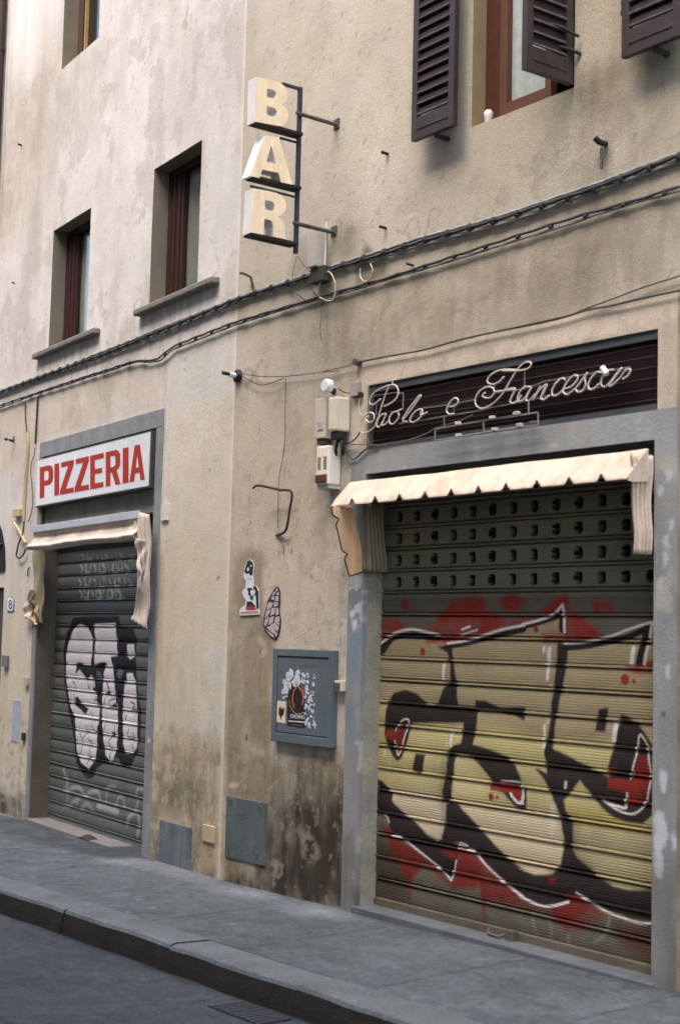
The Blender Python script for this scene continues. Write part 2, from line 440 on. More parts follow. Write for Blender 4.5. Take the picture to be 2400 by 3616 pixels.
# kerb: long worn stones, each with its own slight unevenness, in one row
def kerb():
    mb = MB(); rnd = random.Random(4)
    edges = [-24, -12, -7.9, -6.6, -5.4, -4.1, -2.85, -1.7, -.62, .52, 1.72, 2.82, 4.0, 5.3, 6.6, 12, 20]
    for a, b_ in zip(edges[:-1], edges[1:]):
        n = max(2, int((min(b_, 12) - max(a, -12)) / .08)); dz = rnd.uniform(-.006, .006); do = rnd.uniform(-.006, .006)
        prof = [(-.235, 0), (-.03, .004), (-.008, -.004), (0, -.022), (.012, -.08), (.02, -.14), (.02, -.3)]
        rows = []
        for i in range(n + 1):
            u = a + .003 + (b_ - a - .006) * i / n
            wv = .022 * (vnoise(np.array(u * 3.1), np.array(2.0), 12) - .5) + .01 * (vnoise(np.array(u * 9.), np.array(5.0), 13) - .5)
            rows.append([street(u, KO + po + (do + float(wv) if k > 1 else 0), pz + (dz if k < 5 else 0)) for k, (po, pz) in enumerate(prof)])
        vs_ = [p for r in rows for p in r]; m_ = len(prof)
        fs = [(i * m_ + k, (i + 1) * m_ + k, (i + 1) * m_ + k + 1, i * m_ + k + 1) for i in range(n) for k in range(m_ - 1)]
        fs += [tuple(range(m_)), tuple(range(len(vs_) - 1, len(vs_) - m_ - 1, -1))]
        mb.add(vs_, fs, False)
    o = mb.build('kerb', mat('kerb_stone', (95, 101, 102), var=.25, vs_=3.5, grain=.5, bump=.8, bs=80, rough=.8), Frame(None, 0, 0, 0))
    # the riser is black with tyre rubber and gutter dirt
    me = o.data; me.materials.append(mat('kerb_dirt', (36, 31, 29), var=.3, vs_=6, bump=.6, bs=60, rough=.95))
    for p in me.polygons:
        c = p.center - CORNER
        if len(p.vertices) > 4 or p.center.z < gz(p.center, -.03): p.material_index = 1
    tag(o, kind='structure')
kerb()

def paint_road(p):
    U, O = p.U, p.Z
    p.c[:] = lin((64, 70, 73))
    p.c *= (1 + .45 * (fbm(U, O, 55, 5, .9, .9) - .5) + .5 * (fbm(U, O, 65, 3, 14, 14) - .5))[..., None]
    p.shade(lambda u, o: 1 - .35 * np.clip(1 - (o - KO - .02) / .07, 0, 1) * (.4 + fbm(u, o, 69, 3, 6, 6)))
    ck = np.abs(fbm(U, O, 76, 4, 1.1, 1.1) - .5); p.c *= np.where((ck < .005) & (fbm(U, O, 86, 3, .6, .6) > .48), .6, 1)[..., None]
    p.c *= (1 + .35 * (fbm(U, O, 46, 3, 30, 30) - .5) * 2)[..., None]
    p.poly([(-3.2, KO - .05), (6, KO - .05), (6, KO + .035), (-3.2, KO + .035)], (38, 34, 32), .9, .02, .03, 5, 77)
    for x, y, r in ((60, 3245, .05), (260, 3315, .05), (655, 3460, .07)):
        g = G(x, y, -.135) - CORNER
        p.dot((-g.dot(TAWAY['R']), -g.dot(INW['R'])), r * 1.6, (50, 46, 44), .7, .02, .03, 31, ry=r * .6)
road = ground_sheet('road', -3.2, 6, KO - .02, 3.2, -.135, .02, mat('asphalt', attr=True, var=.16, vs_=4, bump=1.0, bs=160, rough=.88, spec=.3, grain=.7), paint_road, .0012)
b = MB()
def slab(u0, u1, o0, o1, h):
    b.add([street(u, o, h) for o in (o0, o1) for u in (u0, u1)], [(0, 1, 3, 2)])
slab(-60, 60, 3.2, 40, -.135); slab(-60, -3.2, KO - .02, 3.2, -.135); slab(6, 60, KO - .02, 3.2, -.135)
o = b.build('road_surface', mat('asphalt_plain', (72, 80, 84), bump=.6, rough=.9), Frame(None, 0, 0, 0)); tag(o, kind='structure')

# worn drain grate in the gutter
g = G(905, 3572, -.132)
gd = g - CORNER; gu, go = -gd.dot(TAWAY['R']), -gd.dot(INW['R'])
fr = Frame(None, *g)
dg_ = thing('drain_grate', fr, 'worn iron drain grate in the gutter below the kerb', 'drain grate')
mb = MB(); k = 0
def rb(mb, u0, u1, o0, o1, h0, h1):
    mb.add([street(u, o, h) for h in (h0, h1) for o in (o0, o1) for u in (u0, u1)], [(0, 1, 3, 2), (4, 6, 7, 5), (0, 4, 5, 1), (2, 3, 7, 6), (0, 2, 6, 4), (1, 5, 7, 3)])
uA, uB, oA, oB = gu - .21, gu + .21, go - .05, go + .13
for i in range(10):
    u = uA + (uB - uA) * (i + .5) / 10; rb(mb, u - .006, u + .006, oA, oB, -.134, -.1265)
mb.build('bar', mat('grate_iron', (78, 84, 88), rough=.6, metal=.3, bump=.3), fr, dg_)
mb = MB(); rb(mb, uA, uB, oA, oB, -.15, -.1305); mb.build('pit', mat('pit_black', (20, 19, 19)), fr, dg_)

# ================================================================== PAINT OF THE WALLS
def base_wall(U, Z, col):
    p = Paint(U, Z, col); p.mottle = True
    p.c *= (1 + .16 * (fbm(U, Z, 201, 5, .7, .7) - .5) + .14 * (fbm(U, Z, 211, 4, 4, 4) - .5))[..., None]
    p.c *= (1 + .07 * (fbm(U, Z, 221, 4, 6, .8) - .5) + .16 * (fbm(U, Z, 231, 4, 1.6, 1.3) - .5))[..., None]
    # blotches: greyer, dirtier and yellower patches with soft but readable edges
    m1 = np.clip((fbm(U, Z, 241, 5, 1.7, 1.5) - .50) / .08, 0, 1)[..., None]; m2 = np.clip((fbm(U, Z, 251, 6, 3.2, 2.6) - .56) / .05, 0, 1)[..., None]
    p.c *= 1 - m1 * (1 - np.array([.95, .945, .93])); p.c *= 1 - m2 * (1 - np.array([.955, .945, .92]))
    # little pits and specks
    sp = (fbm(U, Z, 261, 2, 26, 26) > .80)[..., None]; p.c *= np.where(sp, .78, 1)
    # hairline cracks follow the zero lines of a noise field
    cr_ = np.abs(fbm(U, Z, 271, 4, 1.15, .8) - .5); gate = (fbm(U, Z, 281, 3, .8, .8) > .56)
    p.c *= np.where((cr_ < .0035) & gate, .74, 1)[..., None]
    return p

HOLE_R = dict(shop=(1.480, 3.705, -.3, 2.585), fascia=(1.470, 3.712, 2.722, 3.118), win=(2.352, 3.140, 4.470, 6.05), win2=(3.955, 4.9, 4.470, 6.05))
def paint_R(U, Z):
    p = base_wall(U, Z, (192, 182, 166))
    q = lambda *a: Wp('R', px(*a))
    # above the cables: greyer ochre towards the right
    p.poly([(1.9, 3.3), (5.5, 3.6), (5.5, 7), (2.6, 7)], (168, 156, 132), .4, 1.2, .15, 2, 5)
    p.poly(q('A4', (65, 135), (0, 0), 'A2', (0, 1350), (785, 1105), (1568, 870), (1568, 1280), (1000, 1470), 'C5', (820, 1440)), (160, 147, 125), .5, .35, .12, 3, 6)
    p.poly(q('C5', (360, 760), (780, 640), (830, 1500), (420, 1500)), (135, 122, 100), .55, .12, .05, 5, 7)
    p.poly(q('C5', (0, 860), (560, 700), (1568, 400), (1568, 520), (560, 800), (0, 980)), (135, 122, 103), .5, .08, .03, 5, 8)
    p.poly([(0, 3.6), (1.1, 3.6), (1.1, 4.9), (0, 5.4)], (166, 156, 140), .35, .5, .1, 3, 9)
    # smudges under the cables, beside the window, dark patch round the wire loop
    p.poly(q('C5', (860, 240), (920, 140), (990, 180), (1000, 330), (1110, 350), (1120, 460), (1000, 540), (820, 570), (810, 420)), (108, 99, 82), .75, .05, .03, 12, 10)
    for x, y, r, a in ((2090, 330, .16, .55), (2135, 560, .05, .6), (2120, 700, .16, .25), (1235, 860, .12, .45), (1205, 830, .1, .4), (1300, 1250, .2, .3), (2250, 350, .5, .3), (1990, 1000, .25, .35), (1600, 1110, .2, .25), (1800, 1080, .3, .2), (2250, 860, .35, .3), (1490, 1310, .15, .3)):
        p.dot(W('R', x, y), r, (112, 104, 84), a, r * .9, r * .5, 12 + int(x) % 9, ry=r * .8, rs=5)
    # rain streaks
    p.shade(lambda u, z: 1 - .16 * np.clip(fbm(u, z, 301, 3, 9, .5) - .52, 0, 1) * 6 * np.clip((4.2 - z) / 3, 0, 1))
    # pale plaster round the shop front
    p.poly(q('C5', (790, 1470), 'A2', (585, 1572), (1000, 1478), (1240, 1418), (1568, 1345), (2100, 1230), 'N', (2800, 1446), (2321, 1446), (2319, 1147), (1284, 1360), (1287, 1600), (1245, 1600)), (208, 191, 170), .9, .02, .01, 8, 13)
    p.poly(q('N', (2321, 1150), (2396, 1130), (2396, 1450), (2321, 1450)), (150, 140, 120), .5, .05, .02, 6, 14)
    p.poly(q('N', (2393, 1020), (2900, 900), (2900, 3700), (2370, 3700)), (120, 104, 84), .75, .02, .01, 8, 15)
    # lower wall: lighter by the cabinet, weathered grey strip at the corner, black damp at the foot
    p.poly(q('A3', (1085, 300), (1500, 200), (1500, 1400), (1065, 1400)), (199, 181, 156), .5, .3, .1, 3, 16)
    p.poly(q('B5', (0, 200), (120, 170), (300, 200), (330, 500), (300, 900), (420, 1150), (400, 1500), (360, 2300), 'A5', (1240, 560), (1240, 960), (1030, 950), 'N', (805, 2400)), (152, 138, 114), .8, .08, .06, 7, 17)
    p.poly(q('B5', (60, 180), (300, 190), (310, 600), (290, 880), (60, 850)), (140, 128, 104), .65, .06, .03, 8, 18)
    p.poly(q('B5', (150, 1050), (400, 1080), (390, 2000), (350, 2300), (180, 2000), (120, 1400)), (142, 127, 104), .6, .08, .06, 9, 19)
    p.poly(q('A5', (1040, 120), (1240, 100), (1240, 560), (1040, 540)), (128, 118, 98), .55, .08, .05, 9, 20, )
    p.poly(q('A5', (1230, 380), (1400, 330), (1568, 330), (1640, 400), (1640, 1080), (1030, 960), (1030, 850), (1230, 850)), (116, 102, 82), .8, .15, .08, 6, 21)
    p.poly(q('A5', (1280, 560), (1420, 500), (1568, 520), (1640, 600), (1640, 1090), (1200, 985), (1190, 900)), (62, 56, 47), .95, .2, .09, 6, 22)
    p.poly(q('A5', (1180, 900), (1330, 860), (1640, 930), (1640, 1100), (1030, 970), (1030, 935)), (58, 53, 47), .8, .08, .05, 8, 23)
    fl = lambda u, z: (fbm(u, z, 401, 5, 14, 14) > .5).astype(float)
    p.stroke(q('A5', (1330, 720), (1360, 700), (1420, 740), (1460, 790)), .07, (160, 152, 136), .55, .05, .02, 10, 24, mod=fl)
    p.stroke(q('A5', (1395, 760), (1405, 860)), .05, (160, 152, 136), .45, .04, .02, 10, 25, mod=fl)
    p.stroke(q('A5', (1160, 900), (1180, 940), (1290, 850)), .05, (165, 155, 138), .4, .05, .02, 10, 26, mod=fl)
    p.stroke(q('A5', (1060, 490), (1130, 495)), .03, (205, 195, 175), .7, .015, .01, 10, 27, mod=fl)
    p.stroke(q('A5', (1135, 200), (1140, 280), (1180, 330), (1215, 340)), .06, (185, 170, 148), .55, .04, .03, 10, 28)
    p.dot(W('R', *px('A5', (1135, 268))[0]), .02, (60, 48, 40), .8, .02)
    p.stroke(q('B5', (270, 1080), (320, 1130), (340, 1210), (290, 1230)), .05, (190, 172, 146), .7, .03, .02, 12, 29)
    p.stroke(q('B5', (190, 1030), (320, 940), (340, 1000)), .08, (98, 88, 76), .6, .06, .03, 9, 30)
    p.stroke(q('B5', (880, 2250), (960, 2270)), .04, (195, 180, 158), .6, .03, .02, 12, 31)
    p.stroke(q('B5', (900, 20), (930, 60), (980, 130)), .04, (152, 140, 120), .5, .03, .02, 12, 32)
    p.stroke(q('B5', (560, 260), (600, 330)), .025, (212, 202, 186), .7, .02, .01, 12, 33)
    p.stroke(q('B5', (790, 420), (815, 470), (880, 500)), .012, (140, 125, 104), .6, .01, .01, 12, 34)
    for pt, r in (((1030, 150), .016), ((600, 190), .012), ((1135, 440), .007), ((810, 450), .008), ((50, 1180), .008), ((285, 1215), .012), ((1170, 960), .012)):
        p.dot(W('R', *px('B5', pt)[0]), r, (82, 74, 62), .8, .012, .004, 35, ry=r * 1.5)
    p.stroke(q('H', (150, 520), (170, 620)), .05, (150, 150, 160), .6, .03, .02, 12, 36)
    for y0 in (1750, 1850, 1950):
        p.dot(W('R', 1130, y0), .07, (160, 148, 130), .5, .05, .03, y0 % 37)
    ch = lambda sd, th, sc: (lambda u, z: (fbm(u, z, sd, 6, sc, sc) > th).astype(float))
    p.mottle = False
    p.poly([(.02, .02), (1.35, .02), (1.35, 1.15), (.02, 1.5)], (176, 165, 144), .32, .05, .02, 8, 3, mod=ch(831, .66, 16))
    p.poly([(.02, .02), (1.35, .02), (1.35, .9), (.02, .9)], (70, 64, 55), .22, .05, .02, 8, 3, mod=ch(841, .62, 22))
    p.poly([(.0, 1.2), (1.3, 1.2), (1.3, 2.6), (.0, 2.8)], (156, 145, 126), .4, .05, .02, 8, 3, mod=ch(851, .64, 12))
    p.poly([(.6, 2.6), (3.9, 3.15), (3.9, 4.2), (.1, 4.2)], (136, 126, 108), .25, .1, .02, 8, 3, mod=ch(861, .60, 8))
    p.poly([(1.15, 1.2), (1.36, 1.2), (1.36, 2.6), (1.15, 2.6)], (206, 196, 178), .7, .03, .02, 8, 3, mod=ch(871, .56, 9))
    p.mottle = True
    # hairline cracks
    for i, L in enumerate((((920, 1500), (905, 1620), (880, 1700), (885, 1850)), ((1120, 2150), (1135, 2300)), ((850, 2300), (870, 2420), (862, 2560)), ((1500, 1120), (1610, 1100), (1720, 1050)))):
        p.stroke([W('R', *a) for a in L], .005, (120, 106, 88), .55, .005, .03, 7, 50 + i)
    # edge of the corner, rubbed
    p.poly([(0, 0), (.05, 0), (.03, 2.6), (0, 2.6)], (170, 155, 130), .35, .03, .02, 10, 38)
    return p

HOLE_L = {}
(a0, b0), (a1, b1) = W('L', 547, 601), W('L', 718, 486); HOLE_L['B'] = (W('L', 536, 835)[0], W('L', 705, 748)[0], W('L', 692, 1014)[1], (b0 + b1) / 2)
(a0, b0), (a1, b1) = W('L', 191, 811), W('L', 325, 735); HOLE_L['A'] = (W('L', 181, 1020)[0], W('L', 314, 960)[0], HOLE_L['B'][2], (b0 + b1) / 2)
HOLE_L['C'] = (W('L', 218, 241)[0], W('L', 348, 138)[0], (W('L', 218, 241)[1] + W('L', 348, 138)[1]) / 2, 8.1)
LJ0, LJ1 = W('L', 127, 2300)[0], W('L', 530, 2300)[0]
z_sgt = (W('L', 132, 1624)[1] + W('L', 530, 1530)[1]) / 2
z_sgb = (W('L', 128, 1787)[1] + W('L', 524, 1716)[1]) / 2
LTOP = z_sgt + .015
HOLE_L['shop'] = (LJ0, LJ1, -.3, LTOP)
LD1 = W('L', 10, 2200)[0]
HOLE_L['door'] = (LD1 - 1.05, LD1, -.3, W('L', 12, 2074)[1])
ARZ0 = W('L', 12, 2017)[1]
def paint_L(U, Z):
    p = base_wall(U, Z, (212, 205, 199))
    q = lambda *a: Wp('L', px(*a))
    p.poly([(-9, 5.3), (-3.9, 5.3), (-3.7, 6.9), (-9, 6.9)], (170, 158, 132), .5, .7, .2, 2, 5)
    p.poly([(-9, 1.9), (0, 2.2), (0, -1), (-9, -1)], (196, 183, 156), .8, .9, .15, 3, 6)
    for x, y, r, a in ((290, 300, .5, .35), (180, 300, .4, .3), (170, 560, .3, .3), (110, 430, .4, .3), (700, 140, .5, .15), (440, 1175, .12, .4), (300, 1240, .1, .35), (620, 330, .4, .15)):
        p.dot(W('L', x, y), r, (160, 150, 132), a, r * .9, r * .4, 12 + int(x) % 7, rs=3)
    p.shade(lambda u, z: 1 - .10 * np.clip(fbm(u, z, 303, 3, 8, .45) - .5, 0, 1) * 2.2)
    for h_ in ('A', 'B'):           # rain runs off the sill ends
        ul_, ur_, zs_ = HOLE_L[h_][0], HOLE_L[h_][1], HOLE_L[h_][2] - .06
        for j, uu in enumerate(np.linspace(ul_ - .12, ur_ + .05, 7)):
            ln = .18 + .28 * ((j * 37) % 5) / 5
            p.stroke([(uu, zs_), (uu + .01, zs_ - ln * .5), (uu, zs_ - ln)], .035, (138, 130, 114), .30, .035, .02, 6, 60 + j)
    p.dot((HOLE_L['B'][0] + .02, HOLE_L['B'][2] + .08), .07, (160, 120, 100), .5, .03, .03, 61)
    # greyer band above the shop, pale square patch next to it
    p.poly(q('A3', (0, 330), (170, 270), (640, 100), (765, 60), (765, 320), (165, 480), (160, 560), (0, 620)), (190, 175, 150), .5, .12, .04, 4, 7)
    p.poly(q('A3', (772, 60), (1085, -60), (1080, 190), (1080, 300), (860, 280), (765, 300)), (205, 198, 186), .75, .05, .03, 6, 8)
    p.poly(q('A3', (765, 320), (1080, 290), (1075, 900), (1060, 1400), (740, 1400)), (206, 193, 166), .6, .12, .04, 4, 9)
    p.poly(q('A3', (720, 1000), (760, 1000), (745, 1568), (715, 1568)), (190, 170, 128), .5, .03, .02, 6, 10)
    p.poly(q('A5', (715, 280), (900, 240), (1040, 300), (1040, 900), (880, 880), (700, 830)), (160, 144, 116), .7, .2, .1, 5, 11)
    p.poly(q('A5', (720, 480), (860, 440), (960, 520), (940, 640), (760, 620)), (116, 108, 88), .65, .12, .08, 6, 12)
    p.poly(q('A5', (880, 560), (960, 550), (940, 800), (890, 860)), (132, 118, 92), .55, .08, .05, 7, 13)
    p.poly(q('A5', (690, 560), (740, 560), (735, 830), (690, 820)), (128, 112, 86), .5, .05, .03, 8, 14)
    p.poly([(-9, -.3), (0, -.3), (0, .16), (-9, .16)], (104, 98, 88), .7, .15, .06, 6, 15)
    p.poly(q('A5', (0, 520), (30, 540), (35, 620), (0, 620)), (70, 66, 58), .8, .03, .03, 9, 16)
    p.poly(q('A5', (960, 620), (1040, 600), (1040, 910), (900, 880)), (196, 176, 140), .55, .1, .05, 6, 17)
    p.stroke(q('A3', (765, 80), (768, 200), (760, 320)), .006, (150, 138, 118), .6, .006, .01, 7, 18)
    p.stroke(q('A3', (768, 320), (755, 640), (740, 1000), (722, 1568)), .012, (170, 148, 108), .5, .01, .01, 7, 19)
    for pt, r in (((855, 90), .011), ((852, 135), .009), ((768, 140), .006), ((967, 600), .012), ((768, 930), .008), ((770, 975), .01), ((890, 1140), .006), ((1012, 1095), .012), ((1005, 1100), .015)):
        p.dot(W('L', *px('A3', pt)[0]), r, (110, 98, 80), .75, .01, .004, 35)
    p.dot(W('L', *px('A5', (978, 140))[0]), .03, (150, 135, 112), .6, .02, .01, 36, ry=.01)
    ch = lambda sd, th, sc: (lambda u, z: (fbm(u, z, sd, 6, sc, sc) > th).astype(float))
    p.mottle = False
    p.poly([(-5.5, -.1), (0, -.1), (0, 1.0), (-5.5, .8)], (112, 103, 86), .35, .05, .02, 8, 3, mod=ch(835, .58, 14))
    p.poly([(-5.5, -.1), (0, -.1), (0, 1.3), (-5.5, 1.3)], (200, 190, 170), .35, .05, .02, 8, 3, mod=ch(845, .64, 14))
    p.poly([(-5.5, 3.0), (0, 3.1), (0, 6.9), (-5.5, 6.9)], (168, 160, 146), .35, .1, .02, 8, 3, mod=ch(855, .60, 2.6))
    p.mottle = True
    # seam with the neighbouring house at the far left
    p.stroke(q('A1', (45, 90), (38, 300), (28, 520), (20, 750), (0, 1100)), .010, (88, 82, 74), .8, .008, .012, 5, 20)
    p.poly([(-.045, 0), (0, 0), (0, 6.9), (-.03, 6.9)], (222, 212, 198), .5, .03, .01, 10, 38)
    return p

# ================================================================== THE TWO HOUSES
fL = Frame('L', 0, 0, 0); fR = Frame('R', 0, 0, 0)
houseL = thing('house', fL, 'whitish plastered house front on the left, with the pizzeria shutter and small windows', 'house')
houseR = thing('house', fR, 'ochre grey plastered house front on the right, with the large graffiti shutter', 'house')

CELL = .014
hL = list(HOLE_L.values()); hR = list(HOLE_R.values())
usL = np.concatenate([np.linspace(-24, -5.7, 20)[:-1], lines(-5.7, 0, CELL, [v for h in hL for v in h[:2]])])
zsL = np.concatenate([lines(-.3, 6.9, CELL, [v for h in hL for v in h[2:]]), [7.3, 7.7, 8.1, 8.6, 9.2, 9.8, 10.6, 11.5]])
usR = np.concatenate([lines(0, 4.4, CELL, [v for h in hR for v in h[:2] if v < 4.4]), np.linspace(4.4, 20, 40)[1:]])
zsR = np.concatenate([lines(-.3, 6.2, CELL, [v for h in hR for v in h[2:]]), np.linspace(6.2, 11.5, 10)[1:]])
# make sure far hole edges stay on grid lines
usR = np.array(sorted(set(list(usR) + [4.9])))
def wav(U, Z): return .010 * (fbm(U, Z, 501, 4, 1.3, 1.3) - .5) * np.clip(np.minimum(np.abs(U) * 4, 1), 0, 1)
sheet('wall', usL, zsL, wav, paint_L, PLASTER(), fL, houseL, hL, smooth=True)
sheet('wall', usR, zsR, wav, paint_R, PLASTER(), fR, houseR, hR, smooth=True)
# thickness of the walls: back, top and ends, a real building body
b = MB(); b.box(-24, -.35, -5, -.62, -.3, 11.4); b.build('inner_wall', mat('dark_inside', (60, 55, 50)), fL, houseL)
b = MB(); b.box(.35, 20, -5, -.62, -.3, 11.4); b.build('inner_wall', mat('dark_inside'), fR, houseR)
for fr_, hs, ua, ub in ((fL, houseL, -24, 0), (fR, houseR, 0, 20)):
    b = MB(); b.box(ua, ub, -5, .45, 11.5, 11.65); b.build('roof', mat('roof_edge', (120, 92, 70)), fr_, hs)

def reveal(h, d, fr, parent, material, bottom=True):
    """the four cheeks of an opening, d deep"""
    u0, u1, z0, z1 = h; b = MB(); t = .004; o = -.002
    b.add([(u0, o, z0), (u0, -d, z0), (u0, -d, z1), (u0, o, z1)], [(0, 1, 2, 3)])
    b.add([(u1, o, z0), (u1, -d, z0), (u1, -d, z1), (u1, o, z1)], [(0, 1, 2, 3)])
    b.add([(u0, o, z1), (u0, -d, z1), (u1, -d, z1), (u1, o, z1)], [(0, 1, 2, 3)])
    if bottom: b.add([(u0, o, z0), (u0, -d, z0), (u1, -d, z0), (u1, o, z0)], [(0, 1, 2, 3)])
    return b.build('reveal', material, fr, parent)

RED = mat('dark_red_wood', (56, 31, 28), var=.25, vs_=9, bump=.2, bs=40, rough=.6)
BRN = mat('brown_wood', (78, 46, 32), var=.25, vs_=9, bump=.2, bs=40, rough=.55)
CURT = mat('curtain_cloth', (140, 142, 126), var=.12, vs_=14, bump=.2, bs=50, rough=.9)
CURTB = mat('curtain_blue', (226, 234, 234), var=.18, vs_=9, bump=.2, bs=50, rough=.9)
REVL = mat('reveal_plaster', (122, 115, 98), var=.12, bump=.3)  # darker than the wall: recess shade and dirt put into the colour
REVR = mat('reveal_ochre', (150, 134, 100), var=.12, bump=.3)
SILL = mat('grey_sill_stone', (122, 118, 110), var=.22, vs_=10, bump=.6, bs=50, rough=.85)
GL = glass()

def curtain(u0, u1, o, z0, z1, amp, waves, material, fr, parent, name='curtain'):
    b = MB(); b.grid(lambda s, t: (u0 + (u1 - u0) * s, o + amp * math.sin(s * waves * 6.283 + .6 * math.sin(t * 4)) * (.6 + .4 * t), z0 + (z1 - z0) * t), 40, 10)
    return b.build(name, material, fr, parent)

def small_window(h, kind, sill):
    u0, u1, z0, z1 = h
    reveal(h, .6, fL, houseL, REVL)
    b = MB(); D = -.13; w_ = u1 - u0; fwd_ = .055
    b.box(u0, u1, D - fwd_, D, z1 - .06, z1 - .001); b.box(u0, u1, D - fwd_, D, z0, z0 + .06)
    b.box(u0, u0 + .055, D - fwd_, D, z0 + .06, z1 - .06); b.box(u1 - .10, u1, D - fwd_, D, z0 + .06, z1 - .06)
    win = b.build('window', {'C': mat('tan_wood', (120, 96, 62), var=.25, bump=.2)}.get(kind, RED), fL, houseL, .004)
    # left leaf stands half open as a panelled board, the right part is glazed with a curtain behind
    b = MB(); sp = u0 + .055
    if kind != 'C':
        for i in range(5):
            b.box(sp + i * .042, sp + i * .042 + .038, D - .04 + .012 * (i % 2), D - .008 + .012 * (i % 2), z0 + .07, z1 - .07)
        b.build('sash', RED, fL, win, .004)
        g0 = sp + .215
    else:
        b.box(sp, sp + .12, D - .04, D + .01, z0 + .07, z1 - .07); b.build('sash', mat('brown_frame', (70, 50, 36)), fL, win, .004)
        b = MB(); b.box(sp + .14, sp + .16, D - .03, D + .0, z0 + .07, z1 - .07); b.build('bead', mat('yellow_bead', (170, 140, 90)), fL, win)
        g0 = sp + .17
    b = MB(); b.box(g0, u1 - .10, D - .035, D - .03, z0 + .06, z1 - .06); b.build('pane', GL, fL, win)
    if kind != 'C': curtain(g0 - .02, u1 - .06, D - .06, z0, z1 - .02, .014, 3, CURT, fL, win)
    else: curtain(g0 - .02, u1 - .06, D - .12, z0, z1, .01, 2, mat('dark_curtain', (70, 74, 70)), fL, win)
    if sill:
        zt = z0; ul, ur = sill
        b = MB(); b.box(ul, ur, -.1, .062, zt - .048, zt + .002)
        so_ = b.build('window_sill', SILL, fL, houseL, .012)
small_window(HOLE_L['B'], 'B', (W('L', 468, 1130, .06)[0], W('L', 748, 1010, .06)[0]))
small_window(HOLE_L['A'], 'A', (W('L', 112, 1275, .06)[0], W('L', 330, 1195, .06)[0]))
small_window(HOLE_L['C'], 'C', None)

# ---------------------------------------------------------------- louvred leaves of the right-hand windows
LOUV = mat('louvre_shade_brown', (40, 30, 31), var=.2, vs_=8, bump=.15, bs=60, rough=.7, spec=.2)  # slats darker than the frame, shade between them put in the colour
LEDG = mat('louvre_edge_highlight', (120, 108, 106), var=.3, vs_=30, bump=.1, rough=.7)  # pale strip, a highlight painted along each slat edge
SHUT = mat('dark_brown_shutter_paint', (52, 43, 40), var=.3, vs_=8, bump=.25, bs=60, rough=.5, spec=.5)
def louvre_leaf(fn, a0, a1, z0, z1, parent, n_pitch=.0635, thick=.035, bottom=.13):
    """fn(a, b, z) -> wall coordinates; a across the leaf, b its thickness (0 front)"""
    def bx(mb, A0, A1, B0, B1, Z0, Z1):
        mb.add([fn(a, b_, z) for z in (Z0, Z1) for b_ in (B0, B1) for a in (A0, A1)], [(0, 1, 3, 2), (4, 6, 7, 5), (0, 4, 5, 1), (2, 3, 7, 6), (0, 2, 6, 4), (1, 5, 7, 3)])
    mb = MB(); st = .045
    bx(mb, a0, a0 + st, 0, thick, z0, z1); bx(mb, a1 - st, a1, 0, thick, z0, z1)
    bx(mb, a0 + st, a1 - st, .001, thick - .001, z0, z0 + bottom); bx(mb, a0 + st, a1 - st, .001, thick - .001, z1 - .08, z1)
    bx(mb, a0 + st, a1 - st, -.003, .001, z0 + bottom * .42, z0 + bottom * .5)
    leaf = mb.build('shutter', SHUT, fR, parent, .003)
    mb = MB(); mb2 = MB(); z = z0 + bottom + .012
    while z < z1 - .16:
        mb.add([fn(a, b_, zz) for (b_, zz) in ((.004, z), (.008, z - .004), (thick - .004, z + .074), (thick - .008, z + .078)) for a in (a0 + st, a1 - st)],
               [(0, 1, 3, 2), (2, 3, 5, 4), (4, 5, 7, 6), (6, 7, 1, 0), (0, 2, 4, 6), (1, 7, 5, 3)])
        mb2.add([fn(a, b_, zz) for (b_, zz) in ((.0035, z - .0005), (.0005, z + .006), (.0035, z + .009)) for a in (a0 + st, a1 - st)], [(0, 1, 3, 2), (2, 3, 5, 4), (4, 5, 1, 0)])
        z += n_pitch
    lv = mb.build('louvre', LOUV, fR, leaf); mb2.build('louvre_edge', LEDG, fR, leaf)
    return leaf
